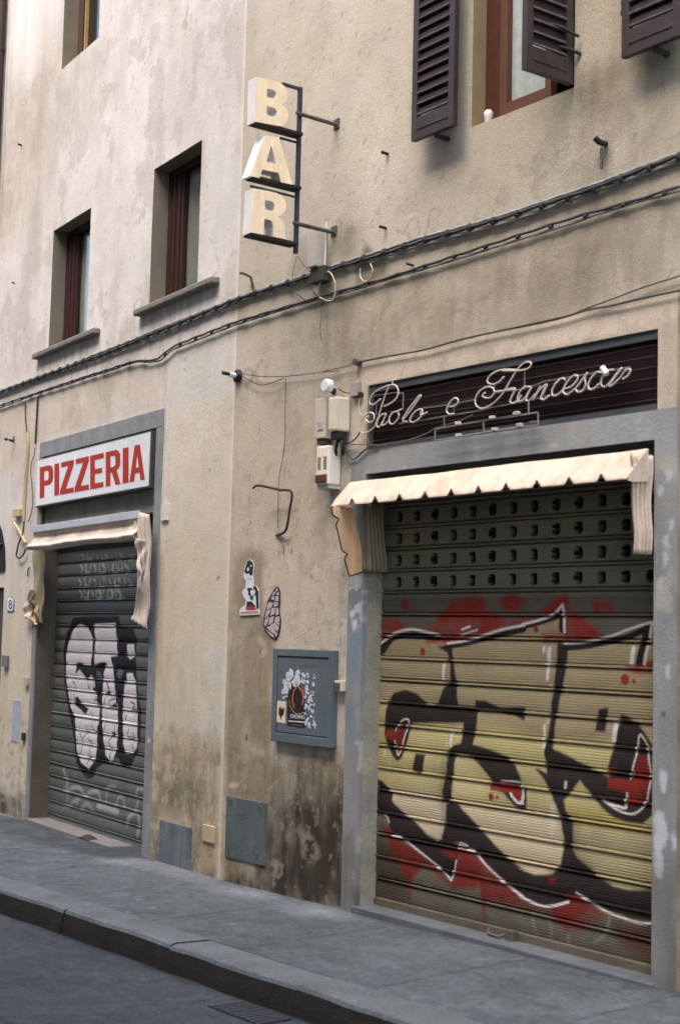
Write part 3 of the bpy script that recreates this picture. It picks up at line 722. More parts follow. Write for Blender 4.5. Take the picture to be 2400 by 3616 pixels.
def window_R(h, left_leaf, right_leaf):
    u0, u1, z0, z1 = h
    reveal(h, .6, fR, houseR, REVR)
    b = MB(); D = -.10
    b.box(u0, u0 + .13, D - .05, D, z0, z1); b.box(u1 - .05, u1, D - .05, D, z0, z1); b.box(u0 + .13, u1 - .05, D - .05, D, z1 - .06, z1); b.box(u0 + .13, u1 - .05, D - .05, D, z0, z0 + .03)
    win = b.build('window', BRN, fR, houseR, .004)
    g0 = u0 + .13; g1 = u0 + .53
    b = MB(); b.box(g0, g0 + .055, D - .04, D + .012, z0 + .04, z1 - .07); b.box(g1 - .045, g1, D - .04, D + .012, z0 + .04, z1 - .07); b.box(g0 + .055, g1 - .045, D - .04, D + .012, z0 + .04, z0 + .11)
    b.build('sash', mat('reddish_wood', (98, 66, 54), var=.2, bump=.2, rough=.5), fR, win, .004)
    b = MB(); b.box(g0 + .05, g1 - .04, D - .02, D - .016, z0 + .1, z1 - .1); b.build('pane', GL, fR, win)
    curtain(g0 + .05, g1 - .03, D - .032, z0 + .04, z1 - .07, .006, 3, CURTB, fR, win)
    if right_leaf:
        lf = louvre_leaf(lambda a, b_, z: (u1 + .004 - b_ - .0 , a, z), .012, .345, z0 + .012, z1, win)
        b = MB(); b.tube([(u1 - .02, .2, z0 + .30), (u1 + .01, .10, z0 + .29), (u1 + .05, .02, z0 + .25)], .008); b.build('catch', SHUT, fR, lf)
    if left_leaf:
        lf = louvre_leaf(lambda a, b_, z: (a, .118 - b_, z), u0 - .385, u0 - .022, z0 - .008, z1, win)
        b = MB(); b.tube([(u0 - .40, .10, z0 + .29), (u0 - .43, .06, z0 + .28), (u0 - .455, .04, z0 + .255)], .007); b2 = MB(); b2.box(u0 - .2, u0 - .18, .0, .1, z0 - .03, z0 - .008); b2.build('bracket', SHUT, fR, lf)
        b.build('catch', SHUT, fR, lf)
window_R(HOLE_R['win'], True, True)
window_R(HOLE_R['win2'], True, False)

# ---------------------------------------------------------------- right-hand shop front
SHD = .135      # shutter set back
reveal((HOLE_R['shop'][0], HOLE_R['shop'][1], -.3, HOLE_R['shop'][3]), .3, fR, houseR, mat('reveal_grey', (152, 146, 128), var=.25, vs_=4, bump=.5, grain=.2), False)
BG = (138, 139, 136)
def chips_fn(seed, thr, sc=16): return lambda u, z: np.clip((fbm(u, z, seed, 5, sc, sc) - thr) / .03, 0, 1)
def surround_paint(which):
    def f(U, Z):
        p = Paint(U, Z, BG)
        p.mottle = True
        p.c *= (1 + .4 * (fbm(U, Z, 601, 5, 3, 2) - .5) + .3 * (fbm(U, Z, 611, 3, 18, 5) - .5))[..., None]
        q = lambda *a: Wp('R', px(*a), .008)
        if which == 'left':
            p.poly(q('A6', (20, 100), (90, 100), (75, 300), (20, 300)), (96, 122, 140), .5, .08, .04, 8, 3)
            p.poly(q('A4', (30, 1300), (110, 1200), (110, 1568), (30, 1568)), (106, 132, 148), .5, .1, .04, 8, 3)
            w_ = (205, 203, 200)
            p.poly(q('A4', (40, 1080), (105, 1070), (105, 1300), (60, 1340), (40, 1200)), w_, .8, .03, .02, 14, 4, mod=chips_fn(7, .48, 14))
            for pts in (((80, 290), (95, 300), (85, 420)), ((120, 500), (130, 640), (90, 720), (85, 790)), ((60, 840), (65, 920)), ((130, 440), (128, 560))):
                p.stroke(q('A6', *pts), .022, (175, 175, 168), .8, .012, .014, 16, 5, mod=chips_fn(8, .40, 20))
            p.poly(q('A6', (0, 700), (60, 700), (100, 1060), (0, 1060)), (104, 106, 100), .7, .1, .05, 6, 6)
            p.poly(q('A6', (60, 980), (160, 980), (160, 1080), (60, 1080)), (84, 78, 70), .6, .06, .04, 6, 6)
        if which == 'right':
            w_ = (196, 198, 202)
            for (cx, cy, rx, ry) in ((1495, 460, .03, .045), (1482, 700, .035, .1), (1480, 850, .028, .06), (1540, 740, .02, .04)):
                p.dot(W('R', *px('A6', (cx, cy))[0]), rx, w_, .85, .015, .03, 5, ry=ry, rs=16)
            for (cx, cy) in ((1520, 620), (1490, 700), (1530, 850), (1515, 930), (1510, 1010), (1480, 1130), (1518, 1530)):
                p.dot(W('R', *px('A4', (cx, cy))[0]), .018, w_, .65, .015, .02, 6, ry=.03, rs=20)
            p.poly(q('A4', (1462, 560), (1557, 560), (1557, 1250), (1455, 1250)), (175, 172, 158), .6, .05, .03, 14, 7, mod=chips_fn(9, .5, 9))
            p.poly(q('A6', (1430, 900), (1600, 900), (1600, 1600), (1430, 1600)), (96, 92, 82), .75, .3, .1, 5, 8)
            p.dot(W('R', *px('A6', (1497, 160))[0]), .014, (80, 66, 54), .7, .01)
        if which == 'beam':
            p.c *= 1.08
            for (cx, cy) in ((985, 490), (1000, 488), (640, 555), (300, 590)):
                p.dot(W('R', *px('A4', (cx, cy))[0]), .02, (185, 188, 186), .6, .012, .012, 6, ry=.008, rs=20)
            p.poly([(2.0, 2.55), (2.45, 2.55), (2.45, 2.74), (2.0, 2.74)], (112, 122, 126), .35, .05, .02, 8, 3)
        return p
    return f
SU = PAINTED()
mS = mat('surround_paint', attr=True, var=.06, vs_=5, bump=.4, bs=70, rough=.75, spec=.3)
hs = HOLE_R['shop']
pl = W('R', 1227, 2400)[0]; prr = W('R', 2392, 1900)[0]
sheet('door_surround', lines(pl, hs[0] + .001, .01), lines(-.25, 2.725, .012), .012, surround_paint('left'), mS, fR, houseR, skirt=.03)
sheet('door_surround', lines(hs[1], prr, .01), lines(-.25, 2.725, .012), .012, surround_paint('right'), mS, fR, houseR, skirt=.03)
sheet('lintel', lines(hs[0] + .002, hs[1] - .001, .012), lines(2.583, 2.724, .01), .010, surround_paint('beam'), mS, fR, houseR, skirt=.14)
# threshold
b = MB(); b.box(W('R', 1250, 3215)[0], hs[1] + .02, -.3, .03, -.2, .062)
b.build('threshold', mat('dark_threshold_stone', (92, 96, 98), var=.2, bump=.6), fR, houseR, .006)

# fascia board: dark panel with thin horizontal lines set in a recess
FA = mat('fascia_black', (27, 18, 18), var=.15, bump=.1, rough=.8, spec=.08)
FG = mat('fascia_frame_grey', (70, 72, 74), var=.2, bump=.2, rough=.6)
f = HOLE_R['fascia']; reveal(f, .5, fR, houseR, REVR)
b = MB(); b.box(f[0], f[1], -.12, -.025, f[2], f[3])
fas = b.build('sign_board', FA, fR, houseR)
b = MB()
for i in range(6):
    z = f[2] + .06 + i * .053
    b.box(f[0] + .03, f[1] - .03, -.0245, -.0225, z, z + .002)
b.build('batten', mat('batten_brown', (96, 82, 70)), fR, fas)
b = MB(); b.box(f[0] + .001, f[1] - .001, -.0245, -.010, f[3] - .045, f[3] - .001); b.box(f[0] + .001, f[1] - .001, -.0245, -.010, f[2] + .001, f[2] + .036); b.box(f[0] + .001, f[0] + .03, -.0245, -.012, f[2] + .036, f[3] - .045)
b.build('board_frame', FG, fR, fas)

# ---------------------------------------------------------------- roller shutters
def slat_profile(z, g0, pitch, deep=.018):
    """depth of a curved interlocking slat: a raised bead and dark groove at each joint, fine ribs between"""
    ph = ((z - g0) / pitch) % 1.0
    d = np.zeros_like(z)
    d += .0045 * np.sin(np.clip((ph - .195) / .805, 0, 1) * np.pi)            # belly of the slat
    d += np.where(ph < .055, -deep, 0)                                        # groove
    d += np.where((ph >= .055) & (ph < .145), .009, 0)                         # bead
    d += np.where((ph >= .145) & (ph < .195), -deep * .9, 0)
    d += np.where(ph >= .26, .0011 * np.sin(ph * 2 * np.pi * 9), 0)           # ribs
    return d
GR0, GRP = 3.23 + .0 , .1285
def zg(k, y, x, out): return W(k, x, y, out)[1]
gR = (zg('R', 2040 + .3508 * 590, 1349, -SHD) + zg('R', 2040 + .3508 * 690, 2305, -SHD)) / 2   # one joint on the right shutter

def paint_shutR(U, Z):
    p = Paint(U, Z, (100, 95, 83))
    q = lambda *a: Wp('R', px(*a), -SHD)
    c1 = lambda c: W('R', *px(*c)[0], -SHD)
    p.c *= (1 + .14 * (fbm(U, Z, 701, 4, 2, 2) - .5))[..., None]
    # fills of the letters
    top = px('R1', (100, 720), (250, 590), (400, 545), (560, 570), (700, 600), (850, 680), (1100, 620), (1568, 520), 'R2', (250, 450), (420, 400), (520, 330), (540, 660), (800, 640), (1100, 580), (1440, 480))
    bot = px('A6', (1440, 1120), (1250, 1080), (1080, 990), (900, 1030), (720, 920), (560, 790), (440, 860), (300, 740), (180, 600), (150, 450))
    fill = [W('R', x, y, -SHD) for x, y in top + bot]
    p.poly(fill, (158, 144, 112), 1, .01)
    p.poly(q('A6', (100, 90), (330, 60), (330, 240), (700, 190), (980, 290), (1460, 280), (1460, 700), (1030, 620), (560, 560), (150, 520)), (182, 170, 122), .95, .07)
    p.poly(q('A6', (240, 240), (560, 210), (560, 330), (300, 360)), (204, 190, 134), .5, .06)
    p.poly(q('A6', (680, 230), (1240, 330), (1230, 420), (1000, 380), (600, 300)), (198, 186, 124), .45, .08)
    p.poly(q('A6', (150, 490), (480, 520), (470, 760), (300, 660)), (200, 184, 156), .95, .06)
    p.poly(q('A6', (520, 540), (700, 590), (1020, 620), (1050, 860), (900, 930), (700, 800)), (200, 184, 150), .95, .07)
    p.poly(q('A6', (530, 360), (680, 470), (700, 590), (520, 540)), (204, 188, 140), .7, .08)
    p.poly(q('A6', (1050, 650), (1460, 700), (1460, 990), (1200, 920), (1080, 800)), (168, 158, 118), .9, .08)
    p.poly(q('A6', (1030, 560), (1180, 600), (1420, 700), (1100, 680)), (178, 160, 88), .7, .06)
    p.poly(q('A6', (1060, 700), (1440, 760), (1440, 800), (1070, 760)), (170, 160, 130), .6, .05)
    p.poly([(1.3, gR + 1.85 * GRP), (3.9, gR + 1.85 * GRP), (3.9, 2.7), (1.3, 2.7)], (142, 133, 114), .85, .03)  # bare-metal hole band, colour lifted to offset the awning's shade
    BK = (38, 31, 33); RD = (140, 44, 38); WH = (222, 214, 208)
    # soft dark brown zone at the lower left of the shutter
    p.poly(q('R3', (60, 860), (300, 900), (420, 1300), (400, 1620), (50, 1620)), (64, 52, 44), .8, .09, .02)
    # red clouds at the top
    rmod = lambda u, z: .58 + .42 * np.clip((fbm(u, z, 731, 4, 7, 9) - .35) / .2, 0, 1)
    R_ = lambda pts, a=.95, s=.035, sd=3: p.poly(pts, RD, a, s, .012, 14, sd, mod=rmod)
    R_(q('R1', (580, 510), (700, 410), (760, 330), (850, 220), (1000, 180), (1150, 190), (1230, 350), (1400, 420), (1568, 410), 'R2', (250, 420), (130, 480), 'R1', (1568, 500), (1100, 600), (800, 660), (600, 660), (575, 600)))
    R_(q('R1', (120, 420), (220, 395), (320, 420), (420, 520), (250, 570), (130, 650)), .85)
    p.dot(c1(('R1', (375, 275))), .036, RD, .85, .03); p.dot(c1(('R1', (475, 325))), .018, RD, .5, .03)
    p.dot(c1(('R2', (20, 255))), .10, RD, .9, .03, .01, 5, ry=.046)
    R_(q('R2', (270, 350), (400, 260), (480, 190), (590, 200), (620, 320), (800, 460), (930, 595), (780, 640), (550, 655), (330, 640), (330, 560), (480, 540), (540, 400), (430, 385)))
    R_(q('R2', (240, 160), (350, 170), (330, 220), (260, 220)), .6); R_(q('R2', (820, 240), (1020, 235), (1040, 350), (830, 370)), .85)
    # black outlines
    K = lambda pts, s=.014: p.poly(pts, BK, .97, s, .004, 20, 5)
    for pts, wd in ((q('R1', (105, 760), (180, 660), (300, 595), (450, 575), (600, 595), (720, 610)), .030), (q('R1', (790, 690), (950, 670), (1150, 620), (1350, 570), (1568, 520), 'R2', (120, 500), (300, 450), (450, 400), (515, 360)), .030),
                    (q('R2', (515, 350), (515, 440), (520, 530)), .026), (q('R2', (540, 705), (750, 690), (1000, 640), (1200, 590), (1390, 510)), .032), (q('R2', (1390, 500), (1350, 640), (1300, 860)), .042)):
        p.stroke(pts, wd, BK, 1, .008)
    K(q('R1', (110, 690), (190, 640), (250, 640), (170, 760), (120, 800)))
    K(q('R1', (700, 690), (850, 680), (850, 800), (870, 900), (890, 1050), (905, 1290), (690, 1290), (760, 1120), (825, 1040), (825, 900), (800, 760)))
    K(q('R1', (215, 1230), (260, 1160), (380, 1128), (490, 1170), (600, 1270), (690, 1280), (905, 1290), (1075, 1300), (1080, 1230), (1180, 1240), (1330, 1305), (1568, 1300), 'R2', (155, 1305), (150, 1440), (0, 1370), 'R1', (1440, 1390), (1300, 1350), (1110, 1330), (1100, 1450), (1075, 1600), (1055, 1690), (935, 1690), (950, 1560), (960, 1460), (450, 1460), (430, 1520), (400, 1640), (340, 1810), (305, 1850), (250, 1800), (190, 1690), (165, 1560), (170, 1420), (190, 1300)))
    K(q('R3', (800, 0), (870, -55), (930, -70), (1060, -60), (1250, 0), (1400, 60), (1480, 150), (1530, 250), (1550, 330), 'R4', (165, 370), (175, 500), (160, 595), (100, 600), 'R3', (1480, 570), (1370, 440), (1250, 320), (1180, 220), (1100, 120), (1000, 50), (885, 40), (870, 150), (850, 300), (835, 520), (750, 520), (750, 400), (790, 200)))
    K(q('R2', (480, 640), (590, 700), (585, 760), (560, 950), (520, 1150), (480, 1350), (450, 1550), (430, 1780), (350, 1800), (360, 1700), (400, 1500), (420, 1300), (440, 1100), (470, 850)))
    K(q('R4', (350, -60), (430, -20), (600, 60), (830, 180), (1000, 270), (985, 170), (1030, 20), 'R2', (1060, 1650), (1120, 1375), (1180, 1390), (1280, 1450), (1350, 1550), (1430, 1680), (1440, 1800), 'R4', (1440, 250), (1435, 650), (1330, 740), (1200, 730), (1050, 680), (930, 580), (820, 450), (710, 300), (620, 420), (545, 500), (560, 600), (640, 740), (630, 1000), (680, 1080), (800, 1180), (900, 1280), (1050, 1370), (1200, 1410), (1450, 1400), (1450, 1730), (1200, 1690), (1000, 1620), (760, 1500), (600, 1540), (380, 1575), (200, 1520), (0, 1375), 'R3', (1568, 1480), (1380, 1330), (1200, 1150), (1050, 1000), (930, 930), (760, 910), (745, 870), (780, 720), (790, 540), (835, 510), (900, 540), (1050, 700), (1200, 860), (1370, 1050), (1568, 1200), 'R4', (100, 1190), (250, 1250), (330, 1255), (430, 1240), (510, 1150), (540, 1000), (540, 850), (510, 700), (470, 560), (400, 400), (330, 270), (255, 190), (280, 185), (370, 230), (350, 50)))
    K(q('R3', (70, 270), (150, 310), (250, 440), (245, 510), (350, 620), (480, 720), (600, 850), (700, 910), (780, 880), (940, 960), (890, 1100), (840, 1300), (700, 1180), (500, 1020), (350, 890), (250, 850), (200, 700), (130, 630), (60, 600)))
    K(q('R3', (480, 30), (575, 40), (545, 240), (440, 200))); K(q('R2', (890, 1330), (990, 1300), (960, 1560), (860, 1550)))
    # soft spray edges beside the thin stems
    p.stroke(q('R3', (790, 60), (760, 250), (740, 450), (745, 540)), .05, BK, .35, .05)
    p.stroke(q('R4', (640, 740), (650, 900), (680, 1060), (760, 1150)), .07, BK, .35, .07)
    # reds low down
    R_(q('R1', (300, 1480), (400, 1480), (345, 1750), (300, 1760), (270, 1650), (180, 1600), (180, 1530), (290, 1520)), .95, .01)
    R_(q('R3', (1220, 330), (1330, 320), (1540, 360), (1560, 480), (1500, 505), (1430, 430), (1230, 400)), .95, .012)
    R_(q('R4', (1290, 50), (1390, 50), (1415, 290), (1375, 520), (1200, 580), (1170, 440), (990, 380), (980, 290), (1220, 300)), .85, .012)
    R_(q('R4', (990, 170), (1080, 150), (1060, 240), (985, 260)), .45, .03)
    R_(q('R2', (1150, 900), (1300, 870), (1460, 800), (1460, 975), (1250, 960)), .9, .025)
    for c, r in ((('R1', (550, 745)), .022), (('R2', (265, 520)), .018), (('R2', (1160, 1025)), .028), (('R2', (1250, 1045)), .012), (('R3', (1238, 468)), .021), (('R3', (1300, 470)), .011)):
        p.dot(c1(c), r, RD, .95, .01)
    DR = (118, 36, 32)
    p.poly(q('R3', (130, 760), (270, 800), (280, 860), (500, 1020), (700, 1180), (840, 1310), (895, 1110), (730, 1010), (780, 985), (930, 985), (1060, 1010), (1250, 1210), (1568, 1490), 'R4', (200, 1530), (400, 1575), (600, 1530), (560, 1460), (700, 1480), (900, 1620), (980, 1660), (700, 1830), (550, 1800), (350, 1650), (0, 1570), 'R3', (1568, 1610), (1180, 1500), (1130, 1360), (1050, 1400), (850, 1390), (760, 1290), (560, 1160), (440, 1300), (390, 1310), (290, 1130), (210, 900)), DR, .92, .035, .014, 14, 9, mod=rmod)
    p.poly(q('R4', (390, 1270), (470, 1280), (460, 1340), (400, 1340)), RD, .6, .02)
    p.stroke(q('R3', (410, 1200), (412, 1420), (415, 1600)), .030, DR, .85, .015, .006, 10, 4); p.stroke(q('R3', (1150, 1350), (1165, 1550), (1175, 1720)), .032, DR, .9, .02, .006, 10, 4)
    p.poly(q('R4', (1050, 1700), (1440, 1760), (1440, 2130), (1080, 1960)), (82, 34, 28), .7, .08, .03, 8, 9)
    p.stroke(q('R4', (560, 1780), (600, 1900)), .03, DR, .4, .03)
    # white outlines and highlights
    w_ = lambda wd, *a, al=.95, s=.006: p.stroke(q(*a), wd, WH, al, s)
    w_(.016, 'R1', (125, 665), (180, 620), (260, 560), (420, 520), (560, 540), (705, 577)); w_(.014, 'R1', (795, 662), (950, 640), (1100, 600), (1350, 522), (1568, 480), 'R2', (130, 470), (250, 440), (420, 380), (530, 275))
    p.stroke(q('R2', (530, 275), (545, 400), (552, 545)), .017, WH, .95, .006)
    w_(.012, 'R2', (550, 660), (750, 650), (1000, 590), (1200, 520), (1380, 460), (1460, 452)); p.stroke(q('R2', (1432, 470), (1400, 640)), .016, WH, .95, .006); p.stroke(q('R2', (1385, 700), (1352, 868)), .018, WH, .9, .006)
    w_(.014, 'R1', (945, 522), (1025, 492)); w_(.008, 'R1', (910, 582), (1100, 525))
    for a_, b_, wd, al in ((('R1', (765, 880)), ('R1', (755, 1020)), .022, .95), (('R2', (346, 700)), ('R2', (346, 740)), .02, .95), (('R2', (400, 720)), ('R2', (390, 880)), .028, .95), (('R2', (388, 900)), ('R2', (380, 1020)), .022, .95),
                           (('R2', (1245, 710)), ('R2', (1225, 855)), .028, .95), (('R2', (352, 1500)), ('R2', (342, 1700)), .022, .85), (('R2', (1072, 1465)), ('R2', (1045, 1630)), .028, .95), (('R1', (848, 1545)), ('R1', (828, 1690)), .022, .9),
                           (('R1', (790, 1650)), ('R1', (785, 1690)), .012, .8), (('R1', (172, 1730)), ('R1', (170, 1790)), .012, .8), (('R4', (430, 570)), ('R4', (425, 840)), .034, .5), (('R4', (565, 325)), ('R4', (556, 375)), .018, .95), (('R2', (385, 1440)), ('R2', (380, 1470)), .008, .8)):
        p.stroke([c1(a_), c1(b_)], wd, WH, al, .008 if al > .6 else .03)
    p.dot(c1(('R2', (412, 1090))), .008, WH, .9); p.dot(c1(('R1', (722, 1062))), .006, WH, .9)
    w_(.010, 'R1', (330, 1445), (370, 1425), (410, 1440), (395, 1520), (350, 1660), (310, 1785), (285, 1725), (268, 1640)); w_(.008, 'R1', (280, 1535), (292, 1500), (330, 1480))
    w_(.008, 'R3', (1340, 305), (1530, 325), (1560, 400), (1545, 500), (1510, 520), (1430, 430)); w_(.014, 'R3', (1440, 450), (1500, 520), (1560, 530))
    w_(.012, 'R4', (10, 430), (60, 510), (110, 530), (140, 480), (125, 370))
    w_(.010, 'R4', (1215, 285), (1235, 180), (1270, 60), 'R2', (1285, 1700), (1315, 1580), (1390, 1700), 'R4', (1395, 50), (1418, 250), (1400, 400), (1370, 520), (1300, 610), (1210, 640), (1090, 600), (980, 530), (925, 490))
    w_(.012, 'R4', (1180, 435), (1165, 520), (1165, 580), (1080, 560), (985, 530))
    w_(.009, 'R3', (150, 640), (190, 665), (215, 725)); w_(.012, 'R3', (250, 852), (350, 890), (600, 1080), (750, 1210), (838, 1305)); w_(.010, 'R3', (840, 1305), (870, 1200), (890, 1110))
    w_(.010, 'R3', (920, 985), (930, 935), (1000, 955)); w_(.014, 'R3', (1000, 990), (1080, 1030), (1200, 1165), (1380, 1335), (1568, 1480), 'R4', (100, 1460), (250, 1540), (380, 1570), (500, 1550), (590, 1522))
    w_(.011, 'R4', (665, 1430), (760, 1490), (950, 1610), (1100, 1672), (1300, 1735), (1440, 1738), al=.85)
    for pts in (((235, 1650), (240, 1740), (265, 1850)), ((385, 1700), (420, 1790), (410, 1900)), ((1005, 1690), (975, 1800), (930, 1880), (850, 1930)), ((590, 1860), (600, 1960))):
        p.stroke(q('R4', *pts), .016, (150, 160, 150), .5, .02)
    # grime: dull film, darker towards the floor rail, drips of dirt below every joint
    p.shade(lambda u, z: 1 - .12 * fbm(u, z, 711, 4, 9, 1.2))
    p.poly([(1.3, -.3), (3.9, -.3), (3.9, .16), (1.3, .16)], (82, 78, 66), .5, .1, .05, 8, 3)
    return p

zsF = lines(.055, 2.62, .0045); usF = lines(HOLE_R['shop'][0] - .0, HOLE_R['shop'][1] + .0, .0055)
# slotted upper slats: dents in the curtain, the dark of the openings painted in
hol = []
hz0 = gR + 2 * GRP + GRP * .56
uh0 = W('R', *px('A4', (270, 1112))[0], -SHD)[0]; uh1 = W('R', *px('A4', (1435, 1105))[0], -SHD)[0]
holes = []
for r in range(5):
    for i in range(-1, 14):
        c = uh0 + (uh1 - uh0) * i / 12; z = hz0 + r * GRP
        if HOLE_R['shop'][0] + .03 < c < HOLE_R['shop'][1] - .01 and z < 2.55: holes.append((c, z))
def in_hole_depth(U, Z):
    O = -SHD + slat_profile(Z, gR, GRP)
    for c, z in holes:
        d = ((np.abs(U - c) / .027) ** 3.2 + (np.abs(Z - z) / .029) ** 3.2)
        O = np.where(d < 1, O - .05, O)
    return O
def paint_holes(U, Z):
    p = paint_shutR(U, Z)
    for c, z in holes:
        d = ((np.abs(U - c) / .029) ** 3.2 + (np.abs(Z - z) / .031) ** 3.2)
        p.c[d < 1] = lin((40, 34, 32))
    return p
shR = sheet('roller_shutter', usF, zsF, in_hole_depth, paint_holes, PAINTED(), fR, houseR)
b = MB(); b.box(hs[0] + .02, hs[1] - .005, -SHD - .01, -SHD + .022, .058, .105); b.build('bottom_rail', mat('rail_grey_brown', (98, 90, 76), var=.2, bump=.2, rough=.6), fR, shR, .004)
hx = W('R', *px('A6', (740, 1165))[0], -.1)[0]
b = MB(); b.tube([(hx - .09, -.10, .09), (hx - .06, -.07, .075), (hx + .02, -.07, .07), (hx + .05, -.10, .09)], .009); b.box(hx + .055, hx + .12, -.11, -.075, .06, .115)
b.build('handle', mat('old_steel', (110, 104, 96), metal=.5, rough=.5, bump=.1), fR, shR, .003)

# ---------------------------------------------------------------- left shop front
SHL = .175
yl = [1165, 1345, 1510, 1670, 1840, 2010]
zl = [W('L', *px('L7', (110, y))[0], -SHL)[1] for y in yl]
GLP = (zl[0] - zl[-1]) / 5; gL = zl[0]
zb1 = W('L', *px('L8', (110, 1110))[0], -SHL)[1]
n_ = round((gL - zb1) / GLP); GLP = (gL - zb1) / n_
def paint_shutL(U, Z):
    p = Paint(U, Z, (99, 104, 103))
    q = lambda *a: Wp('L', px(*a), -SHL)
    p.c *= (1 + .2 * (fbm(U, Z, 721, 4, 2, 2) - .5))[..., None]
    BK = (36, 34, 40); WH = (212, 208, 208)
    p.poly(q('L7', (380, 1050), (560, 1030), (980, 1030), (1000, 1170), (1170, 1200), (1215, 1330), (1200, 1560), (1215, 1850), (1245, 2150), 'L8', (1270, 400), (1265, 700), (1225, 950), (1130, 1150), (1020, 1150), (975, 1040), (935, 1020), (880, 1120), (780, 1110), (680, 1170), (640, 1290), (560, 1310), (490, 1230), (420, 1100), (395, 900), (360, 600), (330, 480), (290, 250), (255, 0), 'L7', (265, 1850), (245, 1500), (290, 1250)), BK, 1, .012)
    w = lambda *a: p.poly(q(*a), WH, 1, .01)
    w('L7', (335, 1310), (390, 1190), (470, 1130), (560, 1170), (608, 1250), (635, 1350), (622, 1550), (600, 1690), (490, 1660), (450, 1640), (425, 1700), (410, 1790), (460, 1730), (560, 1870), (610, 1800), (650, 1870), (690, 2100), (700, 2240), 'L8', (730, 330), (715, 560), (690, 640), (690, 900), (665, 1060), (580, 1180), (480, 1090), (425, 950), (405, 650), (400, 480), (380, 450), (340, 350), (300, 100), 'L7', (280, 1800), (285, 1500))
    w('L7', (650, 1130), (930, 1118), (950, 1350), (955, 1555), (870, 1565), (900, 1720), (915, 1880), (935, 2080), (945, 2240), 'L8', (960, 300), (965, 600), (950, 900), (905, 1060), (860, 1085), (805, 1000), (775, 800), (755, 500), (760, 200), (775, 0), 'L7', (780, 1780), (815, 1650), (740, 1640), (655, 1680), (650, 1550), (668, 1400), (665, 1300))
    w('L7', (1090, 1400), (1180, 1400), (1185, 1560), (1130, 1600), (1080, 1550))
    w('L7', (1085, 1780), (1160, 1780), (1200, 1900), (1215, 2200), 'L8', (1225, 500), (1215, 900), (1160, 970), (1070, 980), (1035, 850), (1030, 500), (1040, 200), (1060, 20), 'L7', (1070, 1950))
    p.poly(q('L7', (980, 1720), (1040, 1750), (990, 1880), (950, 1800)), (96, 106, 112), .9, .01); p.poly(q('L7', (690, 1720), (740, 1720), (760, 1850), (720, 1900), (680, 1850)), (100, 108, 114), .8, .02)
    p.poly(q('L7', (420, 1640), (480, 1650), (600, 1730), (700, 1650), (760, 1635), (815, 1640), (800, 1710), (740, 1780), (690, 1740), (640, 1790), (600, 1800), (575, 1870), (460, 1725), (410, 1790)), BK, 1, .01)
    p.poly(q('L8', (400, 240), (435, 215), (500, 330), (580, 380), (540, 465), (480, 400), (400, 340)), BK, 1, .012)
    # veins and small marks
    th = lambda *a: p.stroke(q(*a), .012, BK, .9, .006)
    th('L7', (640, 1200), (640, 1400), (660, 1600)); th('L7', (370, 1890), (400, 1920), (395, 2020)); th('L7', (330, 1950), (345, 2040), (350, 2150)); th('L7', (570, 1900), (580, 1990), (600, 1930)); th('L7', (640, 1900), (640, 2000), (670, 1990))
    th('L8', (380, 180), (395, 300)); th('L8', (620, 430), (625, 500)); th('L8', (550, 600), (545, 650), (580, 700)); th('L8', (625, 600), (640, 660), (690, 690)); th('L8', (460, 700), (500, 790), (490, 900), (470, 990)); th('L8', (560, 700), (505, 770))
    th('L8', (600, 1040), (590, 930), (620, 820), (580, 800)); th('L8', (560, 1110), (600, 1020), (640, 1100)); th('L8', (800, 600), (780, 660)); th('L8', (920, 600), (915, 700), (860, 790)); th('L8', (850, 790), (850, 860), (900, 920)); th('L8', (870, 960), (850, 1050))
    th('L8', (1080, 460), (1060, 540)); th('L8', (1110, 650), (1090, 730), (1120, 780), (1180, 770)); th('L8', (1170, 700), (1165, 780)); th('L8', (1150, 850), (1160, 920)); th('L8', (860, 350), (850, 280), (930, 250)); th('L8', (1130, 290), (1190, 330), (1150, 390), (1210, 400))
    th('L7', (820, 1900), (850, 1990)); th('L8', (810, 30), (860, 170)); th('L8', (780, 330), (800, 250)); th('L8', (670, 230), (700, 280), (650, 260))
    K = lambda *a: p.poly(q(*a), BK, 1, .01)
    K('L8', (820, 150), (860, 150), (880, 200), (810, 200)); K('L8', (630, 100), (680, 100), (680, 160), (640, 150)); K('L8', (860, 370), (930, 300), (950, 370)); K('L8', (880, 690), (930, 690), (930, 750), (890, 750))
    # faded painted tag rows at the top
    FG_ = (196, 206, 198)
    fade = lambda u, z: np.clip(.25 + (fbm(u, z, 741, 3, 30, 10) - .35) * 2.5, 0, 1)
    for (x0, x1, y0, y1, a) in ((500, 1180, 215, 290, .35), (480, 1130, 350, 465, .55), (460, 1180, 545, 640, .7), (470, 1030, 690, 800, .85)):
        n = 11; 
        for i in range(n):
            xa = x0 + (x1 - x0) * i / n; sl_ = (i * 37 % 5 - 2) * 6
            p.stroke(q('L7', (xa + sl_, y0), (xa - sl_ + 12, (y0 + y1) / 2), (xa - 4, y1)), .020 + .008 * (i % 3), FG_, a, .012, .004, 20, i, mod=fade)
            if i % 3 == 1: p.stroke(q('L7', (xa, y1 - 8), (xa + 52, y1 - 12)), .018, FG_, a, .01, .004, 20, i)
    # soft white scribble at the bottom
    SC = (190, 196, 194)
